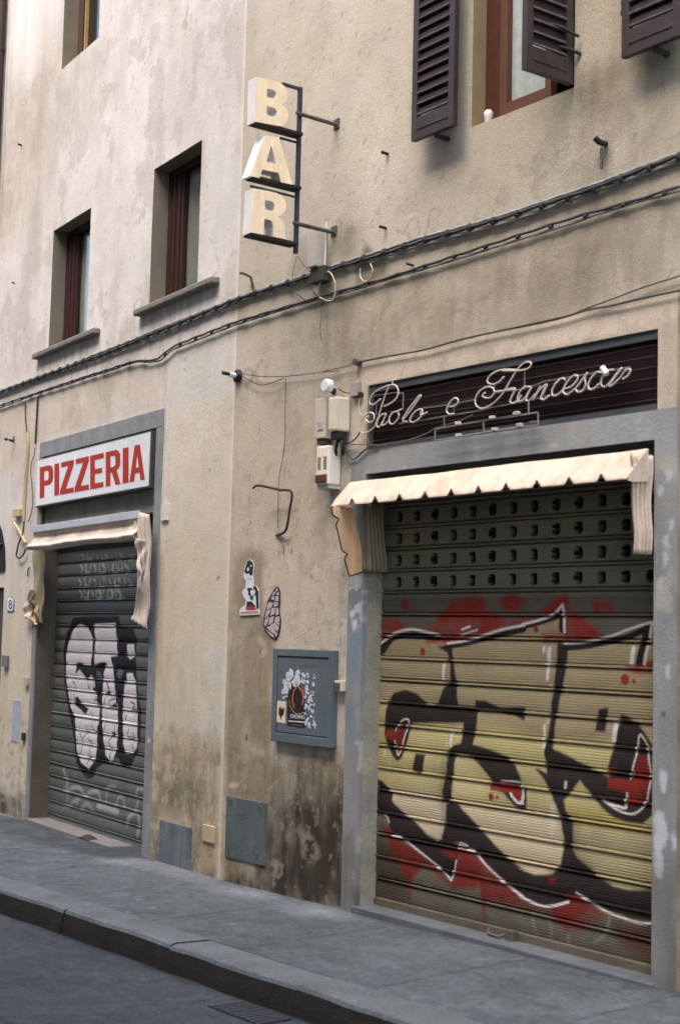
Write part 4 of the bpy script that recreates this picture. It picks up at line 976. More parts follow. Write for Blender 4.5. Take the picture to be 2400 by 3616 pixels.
    for pts, wd, a in ((((250, 1180), (270, 1260), (300, 1330), (290, 1450), (400, 1420), (470, 1440), (540, 1530), (600, 1480), (700, 1480), (730, 1560)), .028, .6), (((810, 1600), (820, 1490), (850, 1410), (930, 1410)), .018, .6), (((940, 1650), (980, 1540), (1030, 1560), (1050, 1660)), .02, .6),
                       (((1300, 1440), (1230, 1440), (1200, 1510)), .022, .6), (((1200, 1700), (1230, 1610)), .022, .6), (((300, 1680), (450, 1560), (420, 1640)), .03, .45), (((700, 1660), (800, 1690), (960, 1740)), .05, .6), (((1080, 1900), (1120, 1800), (1220, 1760), (1240, 1900), (1220, 2060)), .03, .6), (((480, 1700), (560, 1640), (640, 1720)), .035, .4), (((250, 1420), (300, 1560), (250, 1700)), .03, .3)):
        p.stroke(q('L8', *pts), wd, SC, a, .03)
    p.dot(q('L8', (735, 1870))[0], .03, (170, 90, 90), .6, .03)
    p.shade(lambda u, z: 1 - .12 * fbm(u, z, 751, 4, 9, 1.2))
    return p
usS = lines(LJ0, LJ1, .007); zsS = lines(-.03, z_sgb - .1, .006)
shL = sheet('roller_shutter', usS, zsS, lambda U, Z: -SHL + slat_profile(Z, gL, GLP, .016), paint_shutL, PAINTED(), fL, houseL)
reveal((LJ0, LJ1, -.3, LTOP), .32, fL, houseL, mat('reveal_brown_grey', (92, 84, 72), var=.25, vs_=4, bump=.5), False)
b = MB(); b.box(LJ0, LJ1, -.14, -.035, z_sgb - .20, LTOP); b.build('panel', mat('grey_green_panel', (138, 138, 124), var=.2, bump=.3), fL, houseL)
mSL = mat('surround_left_paint', (134, 137, 138), var=.16, vs_=5, bump=.5, bs=60, rough=.85, streak=.12, chips=((190, 188, 180), 9, .66))
zt0 = (W('L', 165, 1555)[1] + W('L', 574, 1450)[1]) / 2
b = MB(); b.box(LJ0 - .075, LJ0, -.01, .014, -.2, LTOP); b.box(LJ1, W('L', 556, 2200)[0], -.01, .014, -.2, LTOP); b.box(LJ0 - .075, W('L', 556, 2200)[0], -.01, .015, LTOP, zt0)
b.build('door_surround', mSL, fL, houseL, .004)
b = MB(); b.box(LJ0 - .02, LJ1 + .02, -.32, .03, -.2, -.022); b.build('threshold', mat('pale_threshold', (118, 114, 109), var=.15, bump=.5), fL, houseL, .006)

# arched doorway cut by the left edge of the picture
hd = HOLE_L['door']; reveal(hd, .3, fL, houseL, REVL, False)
b = MB(); b.box(hd[0] + .002, hd[1] - .002, -.16, -.10, -.1, hd[3] - .002)
dr = b.build('door', mat('dark_brown_door', (66, 44, 34), var=.25, bump=.2, rough=.5), fL, houseL, .004)
b = MB()
for z0_, z1_ in ((.15, .85), (.95, hd[3] - .12)):
    b.box(hd[0] + .12, hd[1] - .1, -.099, -.085, z0_, z1_)
b.build('door_panel', mat('dark_brown_door'), fL, dr, .006)
cxa = (hd[0] + hd[1]) / 2; ra = (hd[1] - hd[0]) / 2 + .02
arc = [(cxa + ra * math.cos(t), ARZ0 + (ra * 1.02) * math.sin(t)) for t in np.linspace(0, math.pi, 25)]
b = MB(); b.prism(arc, -.01, .012)
fan = b.build('fanlight', mat('fanlight_black', (26, 26, 28), rough=.6, spec=.1, bump=.02), fL, houseL)
b = MB()
for i in range(1, 6):
    t = math.pi * i / 6; b.tube([(cxa, .02, ARZ0 + .02), (cxa + ra * .96 * math.cos(t), .02, ARZ0 + ra * .96 * math.sin(t))], .008)
b.build('grille', mat('grille_grey', (90, 92, 92), metal=.5), fL, fan)

# ================================================================== CABLES ALONG THE WALLS
CAB = mat('cable_grey', (140, 142, 142), var=.25, vs_=20, bump=.2, rough=.7)
CAD = mat('cable_dark', (66, 64, 62), var=.25, vs_=20, bump=.2, rough=.7)
CAC = mat('cable_pale', (176, 166, 148), var=.2, vs_=20, bump=.2, rough=.7)
BLK = mat('black_rubber', (40, 38, 38), var=.2, bump=.2, rough=.7)
STL = mat('weathered_steel', (92, 88, 82), var=.3, vs_=20, bump=.4, metal=.3, rough=.65)
BONE = mat('cream_plastic', (212, 200, 178), var=.08, vs_=8, bump=.08, bs=40, rough=.55)
WHT = mat('white_plastic', (222, 220, 218), var=.07, vs_=8, bump=.08, bs=40, rough=.5)

def bundle(name, L, R, nst, r, label, tie, sag):
    """a run of cables pinned to both walls; points are photo pixels measured on the wall"""
    def pts(k, P): return [(*W(k, x, y, .02),) for x, y in P]
    PL = [(u, z, 'L') for u, z in pts('L', L)]; PR = [(u, z, 'R') for u, z in pts('R', R)]
    PL = [p for p in PL if p[0] < -.02]; PR = [p for p in PR if p[0] > .02]
    # join at the corner
    zc = (PL[-1][1] + PR[0][1]) / 2
    def dens(P):
        out = []
        for a, b in zip(P[:-1], P[1:]):
            n = max(1, int(abs(b[0] - a[0]) / .06))
            out += [tuple(a[i] + (b[i] - a[i]) * t / n for i in range(2)) + (a[2],) for t in range(n)]
        return out + [P[-1]]
    full = dens([(PL[0][0] - 3.5, PL[0][1] + (PL[0][1] - PL[1][1]) * .2, 'L')] + PL + [(-.015, zc, 'L')]) + dens([(.0, zc, 'R')] + PR + [(PR[-1][0] + 3, PR[-1][1], 'R')])
    root = thing(name, Frame('R', 0, 0, zc), label, 'cables')
    fr = Frame(None, *root.location)
    fr2 = Frame('R', 0, 0, zc)
    Rm = Matrix.Rotation(fr2.rz, 3, 'Z').inverted()
    class FF:
        def loc3(s, p): return tuple(Rm @ (Vector(p) - root.location))
    rnd = random.Random(len(L) + nst)
    for st in range(nst):
        P = []
        for i, (u, z, k) in enumerate(full):
            s = i * .06
            ph = s / tie * math.pi
            dz = (st - (nst - 1) / 2) * r * 1.9 - sag * abs(math.sin(ph)) * (st % 2) + .010 * (float(vnoise(np.array(s * 2.3), np.array(st * 7.7), 33)) - .5) + .004 * math.sin(s * 1.7 + st)
            oo = .016 + r * (st % 2) * 1.2 + .004 * math.sin(ph * 2 + st * 2)
            P.append(wp(k, u, oo, z + dz))
        mb = MB(); mb.tube(P, r, 6); mb.build('cable', CAB if st % 2 == 0 else CAD, FF(), root)
    mb = MB(); acc = 0; prev = None
    for i, (u, z, k) in enumerate(full):
        if i % int(tie / .06) == 0 and u > -6 and u < 4.6:
            c = wp(k, u, .024, z); d = -TAWAY[k]
            mb.tube([c - d * .011, c - d * .007, c + d * .007, c + d * .011], [r * nst * .75, r * nst * .85, r * nst * .85, r * nst * .75], 8)
    o = mb.build('cable_tie', CAD, FF(), root); o['kind'] = 'stuff'
    return root
bundle('cable_bundle', px('N', (0, 1387), (130, 1338), (320, 1266), (490, 1200), (680, 1124), (842, 1062)), px('N', (903, 1035), 'C5', (0, 580), (300, 485), (600, 385), (900, 290), (1200, 200), (1500, 105), 'A2', (785, 1000), (1176, 870), (1568, 722)), 3, .0095,
       'upper thick run of grey cables tied along both walls under the window sills', .18, .002)
bundle('cable_bundle', px('N', (0, 1437), (130, 1391), (306, 1330), (450, 1283), 'A3', (640, 96), (690, 100), (735, 92), (765, 68), (800, 38), (870, 10), 'A1', (1160, 1467)), px('C5', (0, 850), (280, 765), (560, 680), (880, 590), (1200, 490), (1568, 375), 'A2', (785, 1105), (1176, 985), (1500, 893), (1568, 872)), 2, .0075,
       'lower thinner run of grey cables with a kink above the pizzeria shutter', .24, .002)

def wire(name, k, pts, r, material, label, cat='wire', out=.02, outs=None, group=None):
    P = []
    for i, (x, y) in enumerate(pts):
        o_ = outs[i] if outs else out
        u, z = W(k, x, y, o_); P.append((u, o_, z))
    if len(P) > 2: P = catmull(P, 5)
    fr = Frame(k, *P[0]); mb = MB(); mb.tube(P, r, 6); o = mb.build(name, material, fr); return tag(o, label, cat, group)

wire('wire', 'R', px('C5', (800, 1450), (900, 1425), (1050, 1395), (1180, 1370), (1568, 1300), 'A2', (585, 1560), (1000, 1470), (1130, 1432), (1240, 1412), (1400, 1375), (1568, 1340)), .006, CAD, 'dark sagging wire along the plaster edge above the script sign board')
wire('wire', 'R', px('A2', (700, 1535), (1000, 1474), (1130, 1425), (1240, 1385), (1400, 1325), (1568, 1272)), .004, CAD, 'thin wire rising to the right edge above the script sign board')
tag(MB().tube([(*[W('R', *px('C5', (822, 1440))[0], .02)[i] for i in (0,)], 0.0, W('R', *px('C5', (822, 1440))[0], .02)[1]), (W('R', *px('C5', (822, 1440))[0], .02)[0], .045, W('R', *px('C5', (822, 1440))[0], .02)[1])], .022, 10).build('wall_hook', STL, Frame('R', *[W('R', *px('C5', (822, 1440))[0], .02)[0], 0, W('R', *px('C5', (822, 1440))[0], .02)[1]])), 'dark round wall anchor at the upper left corner of the script sign board', 'hook')
ins = px('A3', (1085, 165))[0]
wire('wire', 'R', px('A3', (1100, 155), (1150, 185), (1200, 208), (1250, 200), (1300, 180), (1310, 178)), .003, CAD, 'slack thin wire looping from the insulator by the wall corner', out=.03)
wire('wire', 'R', px('A3', (1100, 153), (1200, 168), (1320, 168), (1480, 150), (1568, 142), 'C5', (420, 1548), (720, 1480), (800, 1445)), .003, CAD, 'taut thin wire from the corner insulator to the round wall anchor', out=.025)
wire('wire', 'R', px('A3', (1318, 178), (1316, 300), (1315, 450), (1305, 540), (1290, 620), (1284, 690), (1283, 870)), .0026, CAD, 'thin vertical wire hanging down to the bent steel rod')
wire('wire', 'R', px('A3', (1285, 903), (1296, 930), (1310, 962), (1306, 992)), .0028, CAD, 'short loose wire tail below the bent steel rod')
wire('wire', 'R', px('C5', (430, 780), (418, 880), (410, 1050), (420, 1200)), .0022, CAD, 'faint thin wire dropping below the wire loop')
wire('wire', 'R', px('C5', (60, 600), (95, 640), (180, 705), (260, 762)), .004, CAD, 'short dark wire crossing between the two cable runs on the left of the loop')
wire('wire', 'R', px('C5', (312, 625), (350, 680), (400, 738), (455, 765)), .004, CAD, 'short dark wire crossing the lower cables at the loop')
wire('wire', 'R', px('C5', (150, 260), (135, 330), (110, 430), (100, 560)), .0022, CAD, 'thin wire hanging from the foot of the bar sign pole')
wire('wire', 'R', px('C5', (160, 260), (190, 310), (240, 380), (300, 440)), .0022, CAD, 'thin wire slanting from the bar sign pole to the box behind it')
wire('wire_loop', 'R', px('C5', (378, 660), (390, 600), (430, 520), (480, 450), (510, 440), (550, 495), (575, 580), (568, 700), (535, 758), (470, 755), (400, 720)), .005, CAC, 'large pale loop of wire hanging over both cable runs', 'wire', .045)
wire('wire_loop', 'R', px('C5', (965, 350), (988, 420), (970, 490), (925, 545), (880, 535), (850, 480), (852, 400)), .005, CAC, 'small pale ring of wire on a dark stain between the cable runs', 'wire', .04)
# wires round the boxes
wire('wire', 'R', px('B4', (640, 440), (720, 490), (800, 510), (850, 490)), .004, CAD, 'dark wire from the round lamp to the grey clip', out=.02)
wire('wire', 'R', px('B4', (600, 1150), (640, 1270), (700, 1400), (800, 1560), (880, 1620), (960, 1570), (1060, 1470), (1170, 1410), (1300, 1390)), .0045, CAD, 'dark wire sagging from the twin boxes to the script sign', out=.025)
wire('wire', 'R', px('B4', (700, 1340), (800, 1345), (900, 1290), (960, 1220), (1010, 1130)), .0045, CAD, 'dark wire rising to the tail of the script sign', out=.03)
wire('wire', 'R', px('B4', (740, 1355), (1000, 1370), (1418, 1375), 'N1', (300, 1065), (500, 1035), (680, 975), (780, 920), (1000, 850), (1120, 795)), .003, mat('wire_brown', (110, 96, 80)), 'thin brown wire running across the dark board under the script', out=.02)
wire('wire', 'R', px('B4', (990, 590), (975, 700), (985, 800), (1020, 900)), .004, CAC, 'pale wire bent beside the left edge of the dark board', out=.02)

# ------------------------------------------------------------------ insulator arm on the corner
u0, z0 = W('R', *ins, .03)
fr = Frame('R', u0, 0, z0); t = thing('insulator', fr, 'black and white wire insulator on a spike at the wall corner', 'insulator')
MB().tube([(u0, 0, z0), (u0, .02, z0), (u0, .03, z0)], [.045, .045, .03], 14).build('base_disc', BLK, fr, t)
MB().tube([(u0, .03, z0), (u0, .075, z0 + .004)], .018, 10).build('porcelain', WHT, fr, t)
MB().tube([(u0, .075, z0 + .004), (u0, .13, z0 + .006)], [.011, .014], 8).build('spike', BLK, fr, t)
# similar spike on the pizzeria wall
u0, z0 = W('L', *px('P', (135, 405))[0], .0); fr = Frame('L', u0, 0, z0); t = thing('insulator', fr, 'small dark spike with a bead on the wall left of the pizzeria sign', 'insulator')
MB().tube([(u0, 0, z0 + .035), (u0, .004, z0)], .014, 8).build('base_disc', STL, fr, t)
MB().tube([(u0, 0, z0 - .01), (u0, .05, z0)], .012, 8).build('spike', BLK, fr, t)
MB().tube([(u0, .07, z0 + .002), (u0, .095, z0 + .004)], [.014, .012], 8).build('bead', BLK, fr, t); MB().tube([(u0, .05, z0), (u0, .07, z0 + .002)], .005, 8).build('pin', STL, fr, t)

# bent rod, catch and nails
pr = px('A3', (1275, 902), (1318, 880), (1335, 790), (1345, 703), (1290, 692), (1195, 672), (1165, 685))
oo = [.0, .03, .05, .06, .07, .10, .12]; P = [(W('R', x, y, o_)[0], o_, W('R', x, y, o_)[1]) for (x, y), o_ in zip(pr, oo)]
tag(MB().tube(catmull(P, 4), .0085, 8).build('bent_rod', mat('rusty_rod', (74, 58, 52), var=.3, bump=.4, rough=.8), Frame('R', *P[0])), 'bent rusty steel rod sticking out of the wall above the figure sticker', 'steel rod')
def nail(k, xy, label, r=.008, L=.05, drop=0.0, name='wall_nail', cat='nail'):
    u, z = W(k, *xy, .02); fr = Frame(k, u, 0, z)
    P = [(u, 0, z), (u, L, z + .002)] + ([(u, L + .005, z - drop)] if drop else [])
    return tag(MB().tube(P, r, 7).build(name, BLK, fr), label, cat)
nail('R', px('A2', (210, 708))[0], 'nail in the wall below the left shutter leaf, the upper of the two', .010)
nail('R', px('A2', (200, 1050))[0], 'nail in the wall just above the cables, straight below another nail', .009)
nail('R', px('A2', (325, 1222))[0], 'short nail between the two cable runs to the right of the wire ring', .007)
nail('L', px('A1', (93, 668))[0], 'single dark nail on the whitish wall near the left edge', .010, .04)
nail('L', px('A1', (60, 1305))[0], 'small nail left of the leftmost small window', .007, .03)
u, z = W('R', *px('A2', (1225, 665))[0], .0); fr = Frame('R', u, 0, z); t = thing('wall_hook', fr, 'dark iron hook with a few hanging chain links below the open window', 'hook')
MB().tube([(u, 0, z), (u, .05, z), (u - .01, .07, z + .02)], .016, 8).build('hook', BLK, fr, t)
mb = MB()
for i in range(3):
    zz = z - .045 - i * .035; mb = MB(); mb.tube([(u + (.008 * math.cos(a) if i % 2 else 0), .03 + (0 if i % 2 else .008 * math.cos(a)), zz + .02 * math.sin(a)) for a in np.linspace(0, 6.283, 11)], .004, 5, cap=False); mb.build('chain_link', STL, fr, t)
u, z = W('R', *px('A1', (1165, 1275))[0], .0); P = [(u - .02, .09, z + .01), (u - .01, .07, z + .012), (u + .01, .02, z - .01), (u + .02, 0, z - .10), (u + .015, 0, z - .16)]
tag(MB().tube(P, .009, 7).build('wall_hook', STL, Frame('R', *P[-1])), 'bent steel hook just above the cables under the bar sign', 'hook')
u, z = W('R', *px('A2', (1090, 240))[0], .0); tag(MB().tube([(u - .03, .10, z + .01), (u, .05, z), (u + .03, .0, z - .02)], .010, 7).build('shutter_catch', BLK, Frame('R', u, 0, z)), 'dark iron shutter catch on the wall right of the open window', 'catch')

# ================================================================== BOXES LEFT OF THE SCRIPT SIGN
def box_thing(name, label, cat, u0, u1, d, z0, z1, material, bevel=.006, group=None):
    fr = Frame('R', (u0 + u1) / 2, 0, z0); t = thing(name, fr, label, cat, group)
    b = MB(); b.box(u0, u1, .004, d, z0, z1); b.build('casing', material, fr, t, bevel); return t, fr
def face_box(k, q0, q1, side_x, y, dmax):
    """u range from the front face pixels, depth from where the side face ends"""
    for it in range(1):
        d = dmax
        u0, za = W(k, *q0, d); u1, zb = W(k, *q1, d)
    return u0, u1, za, zb
# upright transformer boxes
dA = .085
uA0, zA1 = W('R', *px('B4', (255, 610))[0], dA); uA1, zA0 = W('R', *px('B4', (410, 1250))[0], dA)
t, fr = box_thing('transformer_box', 'pale grey upright box, left of the twin boxes beside the script sign', 'box', uA0, uA1, dA, zA0, zA1, mat('old_grey_plastic', (196, 186, 170), var=.1, vs_=10, bump=.15), group='upright neon transformer boxes')
b = MB(); b.box(uA0 + .03, uA1 - .02, dA, dA + .004, zA0 + .05, zA0 + .1); b.build('label_plate', mat('plate_grey', (170, 164, 154)), fr, t)
b = MB(); b.box(uA0 + .01, uA1 - .03, .02, dA - .012, zA0 - .035, zA0 - .001); b.build('socket', mat('socket_dark', (66, 66, 52), bump=.3), fr, t)
dB = .11
uB0, zB1 = W('R', *px('B4', (465, 585))[0], dB); uB1, zB0 = W('R', *px('B4', (600, 1130))[0], dB)
t, fr = box_thing('transformer_box', 'cream upright box, right of the twin boxes beside the script sign', 'box', uB0, uB1, dB, zB0, zB1, BONE, .012, 'upright neon transformer boxes')
b = MB()
for i in range(2): b = MB(); b.box(uB0 + .03 + i * .06, uB0 + .036 + i * .06, dB, dB + .003, zB0 + .02, zB1 - .02); b.build('rib', BONE, fr, t)
b = MB(); b.box(uB0 + .01, uB1 - .01, .02, dB - .015, zB0 - .05, zB0 - .001); b.build('socket', BLK, fr, t, .006)
for i, dx in enumerate((-.02, .05)):
    MB().tube([(uB0 + .05 + dx, .05, zB0 - .05), (uB0 + .045 + dx, .06, zB0 - .10), (uB0 + .02 + dx, .04, zB0 - .14)], .01, 7).build('plug', BLK, fr, t)
# alarm box with vents
dC = .10
uC0, zC1 = W('R', *px('B4', (268, 1405))[0], dC); uC1, zC0 = W('R', *px('B4', (478, 2035))[0], dC)
uC1 = W('R', *px('B4', (690, 1700))[0], 0)[0]
t, fr = box_thing('alarm_box', 'cream alarm box with two columns of vents and a brown lens under the twin boxes', 'alarm', uC0, uC1, dC, zC0, zC1, mat('alarm_cream', (230, 220, 204), var=.06, vs_=8, bump=.08, rough=.5), .010)
hgt = zC1 - zC0; wd = uC1 - uC0
for cx in (.14, .60):
    for i in range(8):
        z = zC0 + hgt * (.40 + .042 * i); b = MB(); b.box(uC0 + wd * cx, uC0 + wd * (cx + .26), dC - .002, dC + .0015, z, z + hgt * .02); b.build('vent_slot', mat('vent_dark', (104, 98, 90)), fr, t)
b = MB(); b.box(uC0 + wd * .06, uC0 + wd * .92, dC - .001, dC + .012, zC0 + hgt * .07, zC0 + hgt * .27); b.build('lens', mat('brown_lens', (96, 56, 36), var=.15, rough=.3, bump=.05), fr, t, .005)
b = MB(); b.box(uC0 + .01, uC1 - .006, .0, dC - .01, zC0 - .02, zC0 - .001); b.build('base_plate', mat('old_grey_plastic'), fr, t)
# round outdoor lamp
u, z = W('R', *px('B4', (570, 430))[0], 0); uf, zf = W('R', *px('B4', (445, 388))[0], .09); fr = Frame('R', u, 0, z)
t = thing('wall_lamp', fr, 'small round white lamp on a black bracket above the twin boxes', 'lamp')
MB().tube([(u, 0, z - .02), (u, .045, z - .01), (uf, .06, zf)], [.022, .016, .02], 8).build('bracket', BLK, fr, t)
MB().tube([(uf, .05, zf), (uf, .065, zf), (uf, .10, zf), (uf, .112, zf)], [.018, .040, .042, .034], 20).build('lamp_head', WHT, fr, t)
u, z = W('R', *px('B4', (900, 440))[0], .02); fr = Frame('R', u, 0, z); b = MB(); b.box(u - .03, u + .05, 0, .035, z - .05, z + .04); tag(b.build('cable_clip', mat('clip_grey', (150, 142, 136), var=.2, bump=.3), fr, None, .006), 'grey cable clip at the upper left corner of the dark board', 'clip')
u, z = W('R', *px('B4', (930, 545))[0], .02); fr = Frame('R', u, 0, z); b = MB(); b.box(u - .04, u + .05, 0, .03, z - .012, z + .014); tag(b.build('cable_clip', BLK, fr, None, .004), 'black cable clip under the grey clip beside the dark board', 'clip')
# box behind the bar sign
u0, z1_ = W('R', *px('C5', (268, -20))[0], .09); u1, z0_ = W('R', *px('C5', (335, 375))[0], .09)
t, fr = box_thing('transformer_box', 'pale tall box on the wall behind the lower arm of the bar sign', 'box', u0, u1 + .02, .09, z0_, z1_, mat('old_grey_plastic'), .006)
MB().tube([(u1 + .07, .05, z1_ + .03), (u1 + .07, .055, z0_ - .08)], .006, 7).build('conduit', WHT, fr, t)
b = MB(); b.box(u0 + .01, u1 + .08, .01, .07, z0_ - .10, z0_ - .001); b.build('socket', mat('socket_dark'), fr, t, .006)

# ================================================================== BAR SIGN
us_ = W('R', 1190, 441)[0] - .01
LF = us_ + .045; LB_ = us_ - .045
fr = Frame('R', us_, 0, 4.2)
bar = thing('bar_sign', fr, 'vertical BAR sign of cream box letters on a dark steel pole', 'sign')
CRM = mat('aged_cream_perspex', (250, 228, 190), var=.10, vs_=9, bump=.08, rough=.6, streak=.12); SDW = mat('letter_edge', (226, 222, 216), var=.06, vs_=6, bump=.05, rough=.5)
DST = mat('dark_blue_steel', (58, 62, 70), var=.25, vs_=14, bump=.3, metal=.2, rough=.6)
pp = lambda pts, u=LF: [PERP('R', u, *p) for p in px('Z1', *pts)]
def arcp(c, rx, ry, a0, a1, n=8): return [(c[0] + rx * math.cos(math.radians(a0 + (a1 - a0) * i / n)), c[1] + ry * math.sin(math.radians(a0 + (a1 - a0) * i / n))) for i in range(n + 1)]
letters = {
 'B': ([(285, 105), (480, 150), (540, 165), (590, 190), (630, 225), (655, 270), (662, 325), (652, 375), (625, 410), (590, 430), (630, 462), (658, 510), (667, 570), (655, 625), (630, 665), (590, 690), (540, 690), (275, 638)],
       [(415, 245), (470, 252), (505, 270), (525, 300), (520, 335), (495, 360), (412, 348)], [(410, 455), (475, 465), (515, 485), (535, 520), (530, 555), (505, 580), (408, 562)]),
 'A': ([(385, 803), (558, 828), (717, 1390), (582, 1362), (552, 1250), (355, 1210), (328, 1312), (210, 1285)], [(465, 922), (522, 1142), (408, 1118)]),
 'R': ([(250, 1432), (440, 1468), (530, 1490), (590, 1525), (630, 1580), (642, 1640), (630, 1700), (595, 1745), (545, 1772), (590, 1805), (615, 1850), (625, 1910), (630, 2040), (492, 2012), (487, 1890), (475, 1840), (450, 1810), (383, 1797), (372, 1990), (225, 1960)], [(390, 1575), (455, 1583), (492, 1605), (510, 1640), (503, 1680), (480, 1703), (385, 1690)])}
for ch, loops in letters.items():
    lp = [pp(l) for l in loops]
    body = fill_shape('letter', lp, LB_, LF - .003, SDW, fr, bar, plane='u')
    fill_shape('letter_face', lp, LF - .003 + .0002, LF, CRM, fr, body, plane='u')
PO = lambda x, y, u=us_: PERP('R', u, *px('Z1', (x, y))[0])
(oT, zT), (oBt, zB_) = PO(800, 230), PO(765, 2215)
op = (oT + oBt) / 2
b = MB(); b.box(us_ - .013, us_ + .013, op - .012, op + .012, zB_, zT); b.build('pole', DST, fr, bar, .003)
for (xa, ya, xb, yb) in ((748, 567, 1248, 672), (712, 1882, 1240, 1955)):
    o1, z1_ = PO(xa, ya); b = MB(); o2, z2_ = PO(xb, yb)
    b.tube([(us_ + .014, o1, (z1_ + z2_) / 2 + .003), (us_ + .014, .0, (z1_ + z2_) / 2)], .0135, 8); b.build('arm', STL, fr, bar)
    b = MB(); b.box(us_ - .02, us_ + .04, .0, .008, z2_ - .035, z2_ + .03); b.build('mounting_plate', STL, fr, bar, .002)
def rail(pa, pb, hh, dd=.03, material=DST, name='rail'):
    (o1, z1_), (o2, z2_) = PO(*pa), PO(*pb)
    b = MB(); z = (z1_ + z2_) / 2; b.box(us_ - dd, us_ + dd, min(o1, o2), max(o1, o2), z - hh / 2, z + hh / 2); b.build(name, material, fr, bar, .002)
rail((590, 195), (790, 240), .018, .01); rail((240, 672), (800, 795), .020, .042, mat('tray_black', (44, 38, 34), bump=.3)); rail((570, 845), (790, 885), .012, .008)
rail((205, 1325), (780, 1435), .020, .042, M['tray_black']); rail((215, 1422), (780, 1530), .012, .008); rail((180, 1992), (735, 2110), .020, .042, M['tray_black'])
# the tray rods taper to thin bars near the pole

# ================================================================== PIZZERIA SIGN
SO = .045
quad = [W('L', x, y, SO) for x, y in ((132, 1624), (530, 1530), (524, 1716), (128, 1787))]
uL_, uR_ = (quad[0][0] + quad[3][0]) / 2, (quad[1][0] + quad[2][0]) / 2
zt_, zb_ = (quad[0][1] + quad[1][1]) / 2, (quad[2][1] + quad[3][1]) / 2
fr = Frame('L', (uL_ + uR_) / 2, 0, zb_); pz = thing('pizzeria_sign', fr, 'white PIZZERIA lightbox sign with red letters over the left shutter', 'sign')
b = MB(); b.box(uL_ - .015, uR_ + .012, -.09, SO - .006, zb_ - .014, zt_ + .012); b.build('casing', mat('sign_metal_grey', (72, 68, 62), var=.12, bump=.1, rough=.5), fr, pz, .004)
b = MB(); b.box(uL_, uR_, SO - .0055, SO, zb_, zt_); b.build('face', mat('sign_white', (212, 210, 210), var=.10, vs_=3, bump=.04, rough=.35, spec=.5), fr, pz, .001)
SRED = mat('sign_red', (168, 54, 42), var=.06, vs_=5, bump=.03, rough=.7, spec=.1)
xs = [(370, 492), (505, 548), (557, 683), (692, 822), (835, 962), (978, 1113), (1135, 1187), (1197, 1337)]
def topy(x): return 655 + (x - 370) * (432 - 655) / (1337 - 370)
def boty(x): return 940 + (x - 370) * (766 - 940) / (1337 - 370)
def glyph(ch):
    s = .36
    return {
     'P': [[(0, 0), (.33, 0), (.33, .38), (.72, .38), (.9, .44), (1, .56), (1, .84), (.9, .95), (.75, 1), (0, 1)], [(.33, .54), (.33, .84), (.6, .84), (.67, .79), (.67, .6), (.6, .54)]],
     'I': [[(0, 0), (1, 0), (1, 1), (0, 1)]],
     'Z': [[(0, 0), (1, 0), (1, .15), (.42, .15), (1, .87), (1, 1), (.08, 1), (.08, .85), (.6, .85), (0, .13)]],
     'E': [[(0, 0), (.95, 0), (.95, .15), (.33, .15), (.33, .43), (.85, .43), (.85, .57), (.33, .57), (.33, .85), (.98, .85), (.98, 1), (0, 1)]],
     'R': [[(0, 0), (.31, 0), (.31, .38), (.42, .38), (.66, 0), (1, 0), (.74, .41), (.9, .47), (.98, .57), (.98, .84), (.88, .95), (.72, 1), (0, 1)], [(.31, .53), (.31, .85), (.58, .85), (.66, .8), (.66, .59), (.58, .53)]],
     'A': [[(0, 0), (.29, 0), (.36, .22), (.66, .22), (.72, 0), (1, 0), (.68, 1), (.34, 1)], [(.41, .37), (.61, .37), (.51, .76)]]}[ch]
for ch, (xa, xb) in zip('PIZZERIA', xs):
    loops = []
    for lp in glyph(ch):
        L = []
        for gx, gy in lp:
            x = xa + (xb - xa) * gx; y = boty(x) + (topy(x) - boty(x)) * gy
            L.append(W('L', *px('P', (x, y))[0], SO + .001))
        loops.append(L)
    fill_shape('letter', loops, SO + .0003, SO + .0022, SRED, fr, pz)

